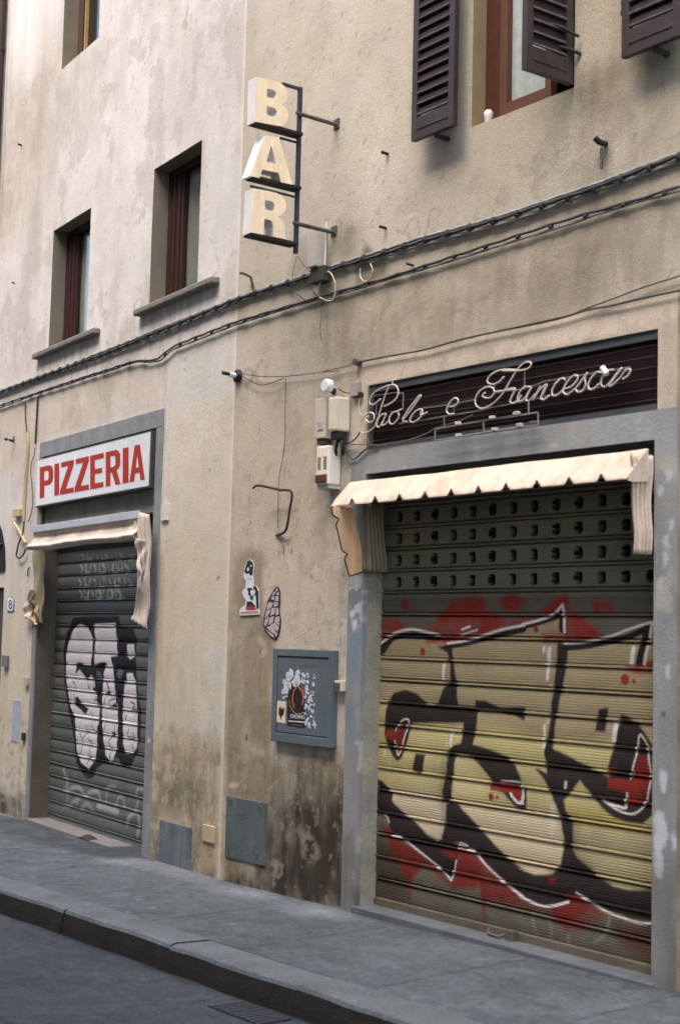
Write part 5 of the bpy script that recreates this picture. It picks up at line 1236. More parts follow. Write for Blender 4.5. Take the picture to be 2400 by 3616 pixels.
# ================================================================== SCRIPT NEON SIGN
NO = .03
def npts(*a, out=NO): return [(*(lambda q: (q[0], out, q[1]))(W('R', x, y, out)),) for x, y in px(*a)]
u_, z_ = W('R', *px('N1', (900, 800))[0], NO); fr = Frame('R', u_, 0, z_)
neon = thing('script_sign', fr, 'unlit handwriting neon tube sign reading Paolo e Francesca on the dark board', 'sign')
TUB = mat('neon_tube_glass', (205, 192, 178), var=.12, vs_=20, bump=.03, rough=.3, spec=.6)
strokes = {
 'letter_p': [('N1', (270, 650), (245, 672), (215, 695), (180, 702), (168, 675), (185, 625), (225, 580), (290, 545), (350, 525), (400, 522), (428, 555), (432, 605), (405, 655), (355, 695), (300, 718)),
              ('N1', (345, 535), (310, 620), (275, 730), (240, 840), (205, 915), (150, 955), (100, 962), (78, 930), (88, 870), (120, 808), (168, 775), (205, 790), (212, 830), (190, 860), (152, 862), (138, 832), (160, 808)), ('N1', (378, 515), (384, 482), (412, 470))],
 'letter_a': [('N1', (315, 785), (275, 800), (242, 850), (235, 898), (255, 910), (290, 860), (322, 785), (295, 850), (285, 890), (310, 885), (345, 850))],
 'letter_o': [('N1', (430, 762), (385, 775), (355, 815), (350, 862), (375, 882), (415, 855), (440, 805), (430, 765), (460, 745))],
 'letter_l': [('N1', (470, 835), (530, 740), (590, 665), (625, 622), (640, 625), (600, 680), (540, 765), (485, 835), (478, 858), (515, 860))],
 'letter_o ': [('N1', (650, 742), (605, 755), (560, 800), (540, 850), (570, 866), (620, 835), (655, 790), (650, 745), (640, 800), (700, 772))],
 'letter_e': [('N1', (905, 722), (955, 712), (985, 675), (968, 642), (930, 655), (895, 705), (878, 758), (900, 790), (945, 786))],
 'letter_f': [('N1', (1405, 445), (1365, 490), (1305, 515), (1258, 500), (1262, 455), (1310, 410), (1390, 382), (1480, 380), (1535, 385), 'N2', (80, 450), (180, 450), (260, 442), (305, 420), (320, 388), (290, 375), (245, 395), (195, 450), (140, 540), (80, 640), (20, 705), 'N1', (1260, 722), (1195, 738), (1148, 705), (1145, 645), (1185, 575), (1250, 540), (1305, 550), (1315, 595), (1285, 635), (1235, 640), (1208, 618), (1235, 590)), ('N1', (1320, 582), (1400, 574), (1500, 565))],
 'letter_r': [('N2', (100, 612), (140, 600), (185, 600), (160, 660), (142, 705), (165, 722), (205, 700), (235, 655))],
 'letter_a ': [('N2', (320, 585), (265, 585), (220, 635), (205, 690), (230, 706), (275, 665), (320, 590), (290, 650), (275, 695), (305, 695), (350, 645))],
 'letter_n': [('N2', (395, 575), (365, 635), (332, 695), (375, 630), (420, 580), (450, 568), (430, 620), (402, 675), (425, 692), (470, 655)), ('N2', (440, 562), (415, 630), (395, 690))],
 'letter_c': [('N2', (605, 525), (575, 512), (530, 550), (495, 610), (498, 655), (535, 655), (580, 615))],
 'letter_e ': [('N2', (600, 600), (650, 585), (700, 535), (708, 495), (675, 490), (630, 530), (595, 590), (590, 632), (625, 648), (680, 600))],
 'letter_s': [('N2', (690, 600), (740, 535), (790, 465), (768, 510), (775, 565), (750, 615), (710, 628), (692, 605))],
 'letter_c ': [('N2', (915, 470), (875, 460), (830, 500), (798, 560), (805, 603), (845, 598), (890, 555))],
 'letter_a  ': [('N2', (1010, 440), (955, 450), (915, 505), (905, 560), (930, 585), (980, 545), (1040, 465), (1080, 425), (1020, 505), (970, 575), (1000, 568), (1060, 510), (1110, 445), (1150, 440), (1130, 490), (1085, 520))]}
for nm, ss in strokes.items():
    for s_ in ss:
        P = catmull(npts(*s_), 5); mb = MB(); mb.tube(P, .0048, 6); mb.build(nm.strip(), TUB, fr, neon)
mb = MB(); mb.tube(catmull(npts('N2', (915, 422), (930, 445), (950, 478), out=NO + .01), 4), [.016] * 9, 8); mb.build('tube_end', WHT, fr, neon)
RAILM = mat('support_rail_grey', (118, 122, 118), var=.2, bump=.1, metal=.3, rough=.5)
for s_ in [('N1', (660, 737), (880, 706), (1140, 658)), ('N1', (440, 878), (620, 852), (900, 805), (1160, 763), 'N2', (0, 755), (200, 718), (560, 640), (900, 588)), ('N1', (420, 598), (480, 597)), ('N1', (480, 597), (476, 750)), ('N2', (265, 440), (262, 590)), ('N1', (855, 820), (855, 915)), ('N1', (200, 620), (420, 590)),
           ('N1', (230, 700), (228, 800)), ('N1', (945, 720), (948, 790)), ('N1', (1320, 500), (1318, 590)), ('N2', (0, 640), (100, 622), (260, 606), (430, 540), (900, 460), (1150, 420))]:
    mb = MB(); mb.tube(npts(*s_, out=NO - .014), .0042, 6); mb.build('support_rail', RAILM, fr, neon)
for s_ in [('N1', (775, 930), (1568, 792), 'N2', (40, 853), (375, 800)), ('N1', (762, 1036), (1568, 905), 'N2', (40, 950), (378, 906)), ('N1', (775, 930), (768, 1036)), ('N2', (375, 800), (378, 906)), ('N1', (1218, 862), (1222, 965)), ('N2', (296, 700), (298, 812)), ('N2', (310, 882), (375, 876))]:
    mb = MB(); mb.tube(npts(*s_, out=NO + .03), .0052, 6); mb.build('tray_frame', RAILM, fr, neon)
for q_ in (('N1', (985, 885)), ('N1', (1300, 830)), ('N1', (1520, 795)), ('N2', (200, 815)), ('N1', (990, 995)), ('N1', (1325, 940)), ('N1', (1550, 900)), ('N2', (15, 950)), ('N2', (225, 915))):
    (u, o_, z), = npts(*q_, out=NO + .03); b = MB(); b.box(u - .016, u + .016, NO + .02, NO + .042, z - .002, z + .014); b.build('tube_clip', TUB, fr, neon, .002)

# ================================================================== AWNINGS
def canvas(name, col=(212, 194, 174)): return mat(name, col, var=.16, vs_=5, bump=.35, bs=30, rough=.9, spec=.08, trans=.12, streak=.18, grain=.12)
CV = canvas('awning_canvas'); CVO = mat('awning_canvas_ochre', (250, 220, 180), var=.10, vs_=4, bump=.25, bs=30, rough=.9, spec=.1, trans=.55, streak=.15)
TRM = mat('awning_trim', (66, 46, 38), rough=.9)
AO = .19
uAL, zA = W('R', 1243, 1711, .04); oTip, zTip = PERP('R', uAL, 1176, 1786)
zAT = zA + .012; uAR = HOLE_R['shop'][1] - .008
fr = Frame('R', (uAL + uAR) / 2, 0, zTip); aw = thing('awning', fr, 'cream rolled awning with a notched valance over the graffiti shutter', 'awning')
# canopy: short slope from the wall to the front bar; valance hangs below with small notches
VB = zTip - .008; notch = [W('R', *px('A4', c)[0], AO)[0] for c in ((60, 765), (165, 752), (275, 740), (392, 725), (515, 712), (642, 690), (770, 680), (910, 665), (1057, 645), (1205, 630))]
nv = lambda u: min(abs(u - n_) for n_ in notch)
ug = np.concatenate([np.linspace(uAL, uAR, 170), [n_ + d for n_ in notch for d in (-.03, -.02, -.01, 0, .01, .02, .03)]]); ug = np.array(sorted(ug))
prof = [(.045, zAT), (.055, zAT - .001), (.09, zAT - .036), (.125, zAT - .075), (AO - .03, zAT - .110)]
mb = MB(); vs_ = []; m_ = len(prof) + 3
for u in ug:
    wv_ = .003 * math.sin(u * 5.1) + .0015 * math.sin(u * 13.7)
    for k, (o_, z) in enumerate(prof): vs_.append((u, o_ + wv_ * k / 4, z + wv_ * .6))
    d = nv(u); nz = max(0, 1 - d / .030) * .040
    for k in range(3):
        f_ = (k + 1) / 3; zb = (zAT - .110) + (VB + nz - (zAT - .110)) * f_
        vs_.append((u, AO - .03 + .035 * f_ + wv_ + .0015 * math.sin(u * 33) * f_, zb))
mb.add(vs_, [(i * m_ + k, i * m_ + k + 1, (i + 1) * m_ + k + 1, (i + 1) * m_ + k) for i in range(len(ug) - 1) for k in range(m_ - 1)], True)
mb.build('canopy', CV, fr, aw, solid=.003)
# thin dark trim along the valance edge
mb = MB(); mb.tube([(u, AO + .006 + .003 * math.sin(u * 5.1), VB + max(0, 1 - nv(u) / .030) * .040 - .002) for u in ug], .0025, 4); mb.build('trim', TRM, fr, aw)
mb = MB(); mb.tube([(uAL + .02, AO - .085, VB + .045), (uAR - .02, AO - .085, VB + .045)], .016, 10); mb.build('front_bar', mat('bar_steel', (150, 150, 146), metal=.4, rough=.5, bump=.1), fr, aw)
mb = MB(); mb.tube([(uAL + .1, -.02, zAT - .06), (uAR - .02, -.02, zAT - .06)], .045, 12); mb.build('roller', mat('roller_dark', (60, 54, 50)), fr, aw)
# left side curtain hanging square to the wall
out_ = [(375, 725), (362, 780), (382, 880), (440, 920), (490, 950), (480, 990), (442, 1060), (470, 1170), (500, 1300), (550, 1520), (590, 1570), (652, 1595), (600, 1680), (610, 1750), (650, 1880), (692, 2010), (850, 1960), (1005, 1900), (960, 1700), (900, 1450), (830, 1120), (780, 900), (750, 740)]
pl_ = [PERP('R', uAL + .09, *p) for p in px('H', *out_)]
mb = MB(); mb.prism(pl_, uAL + .087, uAL + .092, ax='u'); side = mb.build('side_curtain', CVO, fr, aw)
mb = MB(); mb.tube([(uAL + .0935, o_, z) for o_, z in pl_[:18]], .0045, 5); mb.build('curtain_trim', TRM, fr, side)
# corner flap closing the canopy end
mb = MB(); mb.prism([(.05, zAT - .004), (AO - .03, zAT - .112), (AO, VB + .004), (.05, VB + .02)], uAL - .004, uAL - .001, ax='u'); mb.build('end_flap', CV, fr, aw)
# pleats of the same curtain folded back into the recess
zp0 = PERP('R', uAL + .12, *px('H', (1100, 1930))[0])[1]
def pleat(s, t):
    o_ = -.10 + s * .15 - .02 * (1 - t); return (uAL + .13 + .034 * math.sin(s * 6.283 * 5) * (.5 + .5 * (1 - t)), o_ + .03 * t * (1 - s), zp0 + (VB - zp0 + .03) * t)
mb = MB(); mb.grid(pleat, 60, 14); mb.build('folded_curtain', mat('canvas_grey', (150, 140, 118), var=.15, bump=.3, rough=.9, spec=.1), fr, aw, solid=.003)
# right end: rounded corner and a narrow hanging drape
zr = W('R', *px('A4', (1415, 985))[0], .10)[1]
def drape_R(s, t):
    wdt = .05 + .13 * min(1, (1 - t) * 2.0) if t > .5 else .05 + .13 * 1
    o_ = .015 + s * (AO - .045) * (.72 + .28 * t ** 2) ; u = uAR - .012 + .014 * math.sin(s * 6.283 * 4 + .9 * t) + .006 * math.sin(t * 9)
    return (u, o_, zr + (zAT - .03 - zr) * t)
mb = MB(); mb.grid(drape_R, 48, 20); mb.build('side_curtain', CV, fr, aw, solid=.004)
mb = MB(); mb.prism([(.05, zAT - .002), (.09, zAT - .036), (AO - .03, zAT - .110), (AO, VB - .006), (AO - .03, VB - .01), (.05, VB)], uAR + .001, uAR + .005, ax='u'); mb.build('end_flap', CV, fr, aw)

# left awning: folded over its bar, torn curtains hanging at both ends
zlb = [W('L', *px('P', c)[0], .12)[1] for c in ((305, 1232), (1265, 1082))]; zlb = sum(zlb) / 2
ual = W('L', *px('P', (300, 1230))[0], .12)[0]; uar = W('L', *px('P', (1268, 1085))[0], .12)[0]
fr = Frame('L', (ual + uar) / 2, 0, zlb); al = thing('awning', fr, 'faded pink awning bunched on a grey bar over the pizzeria shutter, ends hanging torn', 'awning')
mb = MB(); mb.box(ual, uar, .095, .12, zlb - .03, zlb + .03); mb.build('front_bar', mat('bar_blue_grey', (176, 180, 190), var=.12, bump=.2, rough=.6), fr, al, .004)
CVP = mat('awning_canvas_pink', (214, 200, 186), var=.14, vs_=6, bump=.3, bs=30, rough=.92, spec=.1, trans=.15, streak=.12)
zl0 = [W('L', *px('P', c)[0], .15)[1] for c in ((420, 1365), (1200, 1300))]; hL_ = (zlb - .03 - sum(zl0) / 2) * 1.15
def roll(s, t):
    a = t * 3.5; r = hL_ * .52
    lump = 1 + .12 * math.sin(s * 21) + .10 * math.sin(s * 47 + 1) + .15 * math.exp(-(s / .06) ** 2)
    ks = [(0, .105, 0), (.25, .092, .3), (.5, .115, .62), (.7, .150, .82), (.85, .135, 1.0), (1, .06, 1.02)]
    i = max(j for j in range(5) if t >= ks[j][0]); f_ = (t - ks[i][0]) / (ks[i + 1][0] - ks[i][0]); f_ = min(1, f_)
    o_ = ks[i][1] * (1 - f_) + ks[i + 1][1] * f_; h_ = ks[i][2] * (1 - f_) + ks[i + 1][2] * f_
    return (ual - .03 * t + (uar - ual + .03 * t) * s, .07 + (o_ - .07) * lump, zlb - .028 - hL_ * h_ * (1 + .04 * math.sin(s * 9)))
mb = MB(); mb.grid(roll, 140, 20); mb.build('canopy', CVP, fr, al, solid=.004)
def ribbon(name, k, left, right, out, amp, waves, material, fr, parent, ph=0):
    Lp = [W(k, x, y, out) for x, y in left]; Rp = [W(k, x, y, out) for x, y in right]
    def at(P, t):
        f_ = t * (len(P) - 1); i = min(int(f_), len(P) - 2); g_ = f_ - i; return [P[i][j] * (1 - g_) + P[i + 1][j] * g_ for j in (0, 1)]
    def fn(s, t):
        a, b_ = at(Lp, t), at(Rp, t); wdt = abs(b_[0] - a[0])
        return (a[0] * (1 - s) + b_[0] * s, out + amp * math.sin(s * 6.283 * waves + ph + 1.3 * math.sin(t * 5)) * (.55 + .45 * math.sin(3.14 * t)) + .01 * math.sin(t * 13 + s * 3), a[1] * (1 - s) + b_[1] * s)
    mb = MB(); mb.grid(fn, 30, 40); return mb.build(name, material, fr, parent, solid=.003)
ribbon('side_curtain', 'L', px('P', (1262, 1062), (1262, 1300), (1290, 1420), (1318, 1600), (1310, 1740), (1272, 1850), (1228, 2000), (1215, 2045)), px('P', (1385, 1090), (1392, 1300), (1394, 1500), (1385, 1700), (1368, 1860), (1360, 2000), (1360, 2100), (1360, 2150)), .09, .020, 4.2, CVP, fr, al)
ribbon('loose_fold', 'L', px('P', (1265, 1310), (1268, 1450), (1290, 1600), (1305, 1690)), px('P', (1345, 1330), (1340, 1450), (1330, 1600), (1312, 1700)), .125, .010, 1.2, CVP, fr, al, 1)
CVD = mat('canvas_dirty', (168, 148, 118), var=.3, vs_=10, bump=.4, rough=.95, spec=.05)
ribbon('folded_curtain', 'L', px('P', (318, 1390), (320, 1650), (325, 1900), (335, 2080)), px('P', (400, 1390), (402, 1650), (400, 1900), (398, 2095)), .012, .016, 4.5, mat('canvas_grey'), fr, al)
ribbon('side_curtain', 'L', px('P', (300, 1780), (262, 1880), (228, 1980), (212, 2030)), px('P', (318, 1780), (300, 1880), (290, 1980), (282, 2060)), .05, .02, 1.0, CVP, fr, al)
ribbon('torn_scrap', 'L', px('P', (290, 1905), (262, 2000), (285, 2080), (330, 2105)), px('P', (345, 1895), (362, 1960), (362, 2040), (352, 2105)), .03, .02, 1.3, CVD, fr, al)
wire('cord', 'L', px('P', (350, 1800), (325, 1860), (320, 1925)), .005, CVD, 'pale cord holding the torn end of the pizzeria awning', 'cord', .06)
mb = MB(); mb.box(uar - .005, uar + .012, .06, .10, W('L', *px('P', (1278, 1830))[0], .1)[1], zlb - .02); mb.build('arm', mat('bar_blue_grey'), fr, al, .003)

# ================================================================== CABINET, DOORBELL, HATCHES
BGM = mat('cabinet_blue_grey', (92, 101, 104), var=.14, vs_=6, bump=.3, bs=50, rough=.6, spec=.35, streak=.1)
qd = [W('R', x, y, .045) for x, y in px('B5', (415, 1185), (1025, 1197), (1000, 2205), (388, 2110))]
cu0, cu1 = (qd[0][0] + qd[3][0]) / 2, (qd[1][0] + qd[2][0]) / 2; cz1, cz0 = (qd[0][1] + qd[1][1]) / 2, (qd[2][1] + qd[3][1]) / 2
fr = Frame('R', (cu0 + cu1) / 2, 0, cz0); cab = thing('metal_cabinet', fr, 'blue grey metal cabinet on the wall with posters stuck on its door', 'cabinet')
bw = .045
for (a, b_, c_, d_) in ((cu0, cu0 + bw, cz0, cz1), (cu1 - bw, cu1, cz0, cz1), (cu0 + bw, cu1 - bw, cz1 - bw * 1.3, cz1), (cu0 + bw, cu1 - bw, cz0, cz0 + bw * 1.3)):
    pass
b = MB(); b.box(cu0, cu1, .0, .030, cz0, cz1); b.build('casing', BGM, fr, cab, .004)
b = MB(); b.box(cu0, cu0 + bw, .0305, .045, cz0, cz1); b.box(cu1 - bw, cu1, .0305, .045, cz0, cz1); b.box(cu0 + bw + .0005, cu1 - bw - .0005, .0305, .044, cz1 - bw, cz1); b.box(cu0 + bw + .0005, cu1 - bw - .0005, .0305, .044, cz0, cz0 + bw * 1.2)
b.build('frame', BGM, fr, cab, .003)
b = MB(); b.box(cu0 + bw + .006, cu1 - bw - .006, .0302, .038, cz0 + bw * 1.2 + .006, cz1 - bw - .008); b.build('door', BGM, fr, cab, .003)
# posters on its door
def cut(seed, U, Z, p, thr, scl): return fbm(U, Z, seed, 5, scl, scl) > thr
def flat(name, k, px_pts, out, th, material, label, cat, frp=None):
    P = [W(k, x, y, out) for x, y in px_pts]; c = (sum(p[0] for p in P) / len(P), out, min(p[1] for p in P))
    fr_ = Frame(k, *c); mb = MB(); mb.prism(P, out, out + th); o = mb.build(name, material, fr_); return tag(o, label, cat), fr_
PW = mat('torn_paper', (196, 200, 206), var=.25, vs_=30, bump=.3, rough=.95); PB = mat('poster_black', (36, 32, 34), var=.12, bump=.1, rough=.6)
OR_ = mat('poster_orange', (196, 104, 66), bump=0); YE = mat('poster_yellow', (186, 160, 60), bump=0); WP_ = mat('poster_white', (222, 220, 222), bump=0, var=.05)
co = .0385
fp = None
ppx = [(562, 1680), (600, 1560), (640, 1520), (700, 1560), (735, 1700), (740, 1990), (560, 1965)]
P = [W('R', *p, co) for p in px('B5', *ppx)]; frp = Frame('R', P[0][0], co, P[-1][1])
post = thing('poster', frp, 'torn black poster with a wine glass reading L\'INCHINO on the metal cabinet', 'poster')
mb = MB(); mb.prism(P, co, co + .001); mb.build('sheet', PB, frp, post)
def pstroke(name, pts, wd, material, oo, parent, frp):
    P = [W('R', *p, oo) for p in catmull(px('B5', *pts), 5)]
    mb = MB(); n = len(P); L = []; R_ = []
    for i in range(n):
        a = P[max(i - 1, 0)]; b_ = P[min(i + 1, n - 1)]; dx, dz = b_[0] - a[0], b_[1] - a[1]; l = math.hypot(dx, dz) or 1
        L.append((P[i][0] - dz / l * wd / 2, oo, P[i][1] + dx / l * wd / 2)); R_.append((P[i][0] + dz / l * wd / 2, oo, P[i][1] - dx / l * wd / 2))
    mb.add(L + R_, [(i, i + 1, n + i + 1, n + i) for i in range(n - 1)]); return mb.build(name, material, frp, parent)
pstroke('curve', ((660, 1560), (705, 1610), (722, 1680), (712, 1760)), .012, OR_, co + .0016, post, frp); pstroke('curve', ((655, 1560), (625, 1620), (612, 1700), (628, 1790)), .010, OR_, co + .0016, post, frp)
pstroke('ellipse', ((578, 1700), (590, 1770), (625, 1825), (675, 1850), (720, 1830)), .004, YE, co + .0018, post, frp)
def text_on(txt, k, x0, y0, x1, y1, hgt_px, crop, out, material, name, parent, frp, bold=True):
    """a line of lettering laid along the wall between two pixels of the frame"""
    cu = bpy.data.curves.new('t', 'FONT'); cu.body = txt; cu.size = 1; cu.extrude = 0; cu.offset = .012 if bold else 0
    tmp = bpy.data.objects.new('t', cu); COL.objects.link(tmp); me = bpy.data.meshes.new_from_object(tmp.evaluated_get(bpy.context.evaluated_depsgraph_get()))
    bpy.data.objects.remove(tmp); bpy.data.curves.remove(cu)
    xsv = [v.co.x for v in me.vertices]; ysv = [v.co.y for v in me.vertices]; mx, my = max(xsv), max(ysv); mn = min(xsv)
    (ax, ay), (bx, by), (hx_, hy) = px(crop, (x0, y0), (x1, y1), (x0, y0 - hgt_px))
    A = W(k, ax, ay, out); B = W(k, bx, by, out); H_ = W(k, hx_, hy, out)
    for v in me.vertices:
        s_ = (v.co.x - mn) / (mx - mn); t_ = v.co.y / my
        v.co = frp.loc3((A[0] + (B[0] - A[0]) * s_ + (H_[0] - A[0]) * t_, out, A[1] + (B[1] - A[1]) * s_ + (H_[1] - A[1]) * t_))
    me.materials.clear(); me.materials.append(material); me.name = name
    return link(name, me, frp, parent)
text_on("L'INCHINO", 'R', 590, 1885, 735, 1898, 38, 'B5', co + .0022, WP_, 'lettering', post, frp)
pstroke('text_bar', ((570, 1918), (740, 1932)), .006, WP_, co + .0018, post, frp); pstroke('text_bar', ((600, 1955), (715, 1965)), .004, mat('poster_grey', (110, 110, 112), bump=0), co + .0018, post, frp)
P = [W('R', *p, co + .0004) for p in px('B5', (540, 1560), (600, 1500), (630, 1540), (635, 1640), (600, 1680), (540, 1690), (520, 1640))]
# torn white remains: many small scraps forming one pasted-over patch
rnd = random.Random(3); mb = MB()
for i in range(230):
    x = rnd.uniform(515, 845); y = rnd.uniform(1425, 1995)
    if 560 < x < 735 and y > 1560: continue
    if x < 560 and y > 1690: continue
    if abs(x - (700 + 110 * math.sin(i))) > 90 and x > 740 and rnd.random() < .6: continue
    s = rnd.uniform(8, 24) * (1.3 if x < 680 and y < 1680 else .8)
    n = rnd.randint(4, 6); pg = [(x + s * math.cos(6.283 * j / n + i) * rnd.uniform(.4, 1.3), y + s * math.sin(6.283 * j / n + i) * rnd.uniform(.6, 1.9)) for j in range(n)]
    mb.prism([W('R', *p, co) for p in px('B5', *pg)], co, co + .0004 + .00002 * i)
u, z = W('R', *px('B5', (680, 1990))[0], co); frt = Frame('R', u, co, z)
tag(mb.build('paper_scraps', PW, frt), 'shreds of torn white poster paper pasted around the black poster', 'torn poster', kind='stuff')
o_, fs_ = flat('sticker', 'R', px('B5', (460, 1712), (547, 1722), (540, 1945), (452, 1928)), co + .0002, .001, mat('sticker_cream', (216, 200, 178), bump=0, var=.05), 'small cream sticker with a black bird on the metal cabinet', 'sticker')
mb = MB(); mb.prism([W('R', *p, co + .001) for p in px('B5', (478, 1785), (492, 1770), (500, 1800), (512, 1775), (520, 1800), (536, 1768), (524, 1850), (505, 1870), (496, 1915), (484, 1870), (470, 1840))], co + .0014, co + .0018); mb.build('bird', PB, fs_, o_)
pstroke('scribble', ((680, 1370), (740, 1355), (800, 1375), (860, 1350)), .004, mat('ink_dark', (60, 66, 72), bump=0), .0384, cab, fr); pstroke('scribble', ((740, 1340), (780, 1362), (830, 1335)), .003, M['ink_dark'], .0384, cab, fr)

# doorbell
u0, z1_ = W('R', *px('B5', (1033, 1505))[0], .045); u1, z0_ = W('R', *px('B5', (1098, 1618))[0], .045)
fr = Frame('R', (u0 + u1) / 2, 0, z0_); t = thing('doorbell', fr, 'small doorbell box with a dark front right of the metal cabinet', 'doorbell')
b = MB(); b.box(u0, u1, 0, .042, z0_, z1_); b.build('casing', BONE, fr, t, .003)
b = MB(); b.box(u0 + .006, u1 - .006, .0405, .045, z0_ + .006, z1_ - .014); b.build('front', mat('bell_dark', (86, 80, 64)), fr, t, .001)
def hatch(k, pts, label, material, name='meter_hatch', cat='hatch', th=.010, knobs=True):
    P = [W(k, x, y, .01) for x, y in pts]; u0 = (P[0][0] + P[3][0]) / 2; u1 = (P[1][0] + P[2][0]) / 2; z1 = (P[0][1] + P[1][1]) / 2; z0 = (P[2][1] + P[3][1]) / 2
    fr = Frame(k, (u0 + u1) / 2, 0, z0); t = thing(name, fr, label, cat)
    b = MB(); b.box(u0, u1, -.02, th, z0, z1); b.build('door', material, fr, t, .002)
    if knobs:
        for (a, c) in ((.12, .9), (.85, .88), (.1, .1), (.82, .12)):
            uu, zz = u0 + (u1 - u0) * a, z0 + (z1 - z0) * c; b = MB(); b.box(uu - .012, uu + .012, th - .001, th + .002, zz - .02, zz + .02); b.build('hinge', mat('hinge_dark', (70, 76, 80)), fr, t, .001)
    return t
HG = mat('hatch_grey', (88, 96, 98), var=.2, vs_=5, bump=.4, bs=50, rough=.75, streak=.15); HG2 = mat('hatch_streaked', (104, 112, 116), var=.28, vs_=6, bump=.4, bs=50, rough=.75, streak=.3)
hatch('R', px('A5', (1044, 537), (1225, 570), (1222, 858), (1037, 818)), 'larger blue grey utility hatch low on the wall, right of the corner', HG)
hatch('L', px('A5', (738, 648), (880, 681), (874, 884), (728, 842)), 'smaller blue grey utility hatch at pavement level, right of the pizzeria shutter', HG2, knobs=False)
hatch('L', px('A5', (938, 668), (988, 678), (986, 755), (932, 742)), 'small plaster coloured cover low on the wall between two grey hatches', mat('cover_plaster', (186, 166, 134), bump=.4, var=.15), 'wall_cover', 'cover', .014, False)
hatch('L', px('P', (1495, 992), (1555, 985), (1552, 1140), (1492, 1150)), 'blank whitish switch plate right of the pizzeria awning', mat('plate_white', (206, 200, 192), bump=.1), 'switch_plate', 'plate', .02, False)
hatch('L', px('E1', (86, 1515), (140, 1522), (130, 1822), (76, 1800)), 'faded blue grey notice sheet pasted left of the pizzeria shutter', mat('faded_paper', (160, 166, 180), var=.2, vs_=20, bump=.2), 'notice', 'notice', .004, False)
hatch('L', px('E1', (158, 1748), (176, 1750), (172, 1802), (154, 1798)), 'small black box low beside the pizzeria shutter', BLK, 'junction_box', 'box', .02, False)
hatch('L', px('E1', (28, 1207), (60, 1212), (54, 1292), (26, 1287)), 'grey intercom panel beside the dark doorway at the left edge', mat('intercom_grey', (110, 112, 112), bump=.1), 'intercom', 'intercom', .03, False)
hatch('L', px('E1', (176, 1362), (200, 1362), (198, 1420), (174, 1418)), 'small beige bell box left of the pizzeria shutter', mat('bell_beige', (176, 164, 140), bump=.1), 'doorbell', 'doorbell', .025, False)
# house number: oval enamel plate
P = [W('L', *p, .006) for p in px('E1', (50, 810), (56, 800), (92, 806), (98, 818), (95, 895), (88, 905), (56, 902), (48, 890))]
frn = Frame('L', P[0][0], 0, P[-1][1]); t = thing('house_number', frn, 'small white enamel house number plate with a blue rim beside the doorway', 'house number')
mb = MB(); mb.prism(P, 0, .006); mb.build('plate', mat('enamel_blue', (110, 126, 160), bump=0, rough=.3), frn, t, .001)
c_ = (sum(p[0] for p in P) / 8, sum(p[1] for p in P) / 8); mb = MB(); mb.prism([(c_[0] + (p[0] - c_[0]) * .82, c_[1] + (p[1] - c_[1]) * .9) for p in P], .0062, .0075); mb.build('enamel', WP_, frn, t)
text_on('8', 'L', 62, 885, 86, 888, 62, 'E1', .0085, mat('enamel_ink', (56, 70, 110), bump=0), 'number', t, frn)

# ================================================================== CONDUITS ON THE LEFT WALL
CT = mat('conduit_tan', (184, 166, 130), var=.15, bump=.2)
wire('conduit', 'L', px('P', (262, 330), (262, 470), (245, 700), (232, 900), (222, 1130)), .018, CT, 'thick tan conduit running down left of the pizzeria sign', 'conduit', .015)
wire('wire', 'L', px('P', (237, 40), (236, 160), (242, 260), (252, 320)), .006, CAD, 'thin wire dropping from the cables to the tan conduit', out=.015)
wire('wire', 'L', px('P', (352, 0), (345, 120), (335, 300), (328, 440)), .009, CAD, 'dark cable dropping from the lower run to the corner of the pizzeria surround', out=.015)
wire('wire', 'L', px('P', (326, 470), (318, 540), (292, 620), (285, 720), (298, 830), (305, 980), (290, 1080), (262, 1160)), .004, CAD, 'loose thin wire curling beside the left edge of the pizzeria sign', out=.02)
wire('wire', 'L', px('P', (225, 1150), (215, 1250), (185, 1330), (160, 1420), (155, 1470), (180, 1495), (215, 1465), (238, 1410)), .008, CAD, 'hooked dark cable end hanging below the tan junction box', out=.03)
wire('conduit', 'L', px('P', (132, 1165), (180, 1240), (240, 1355)), .014, CT, 'short tan conduit slanting below the junction box', 'conduit', .03)
hatch('L', px('P', (150, 1045), (208, 1040), (204, 1108), (148, 1112)), 'square tan junction box left of the pizzeria awning', CT, 'junction_box', 'box', .04, False)
wire('wire', 'L', px('P', (275, 1575), (262, 1600), (255, 1660)), .006, CAD, 'short black wire stub beside the left awning post', out=.015)

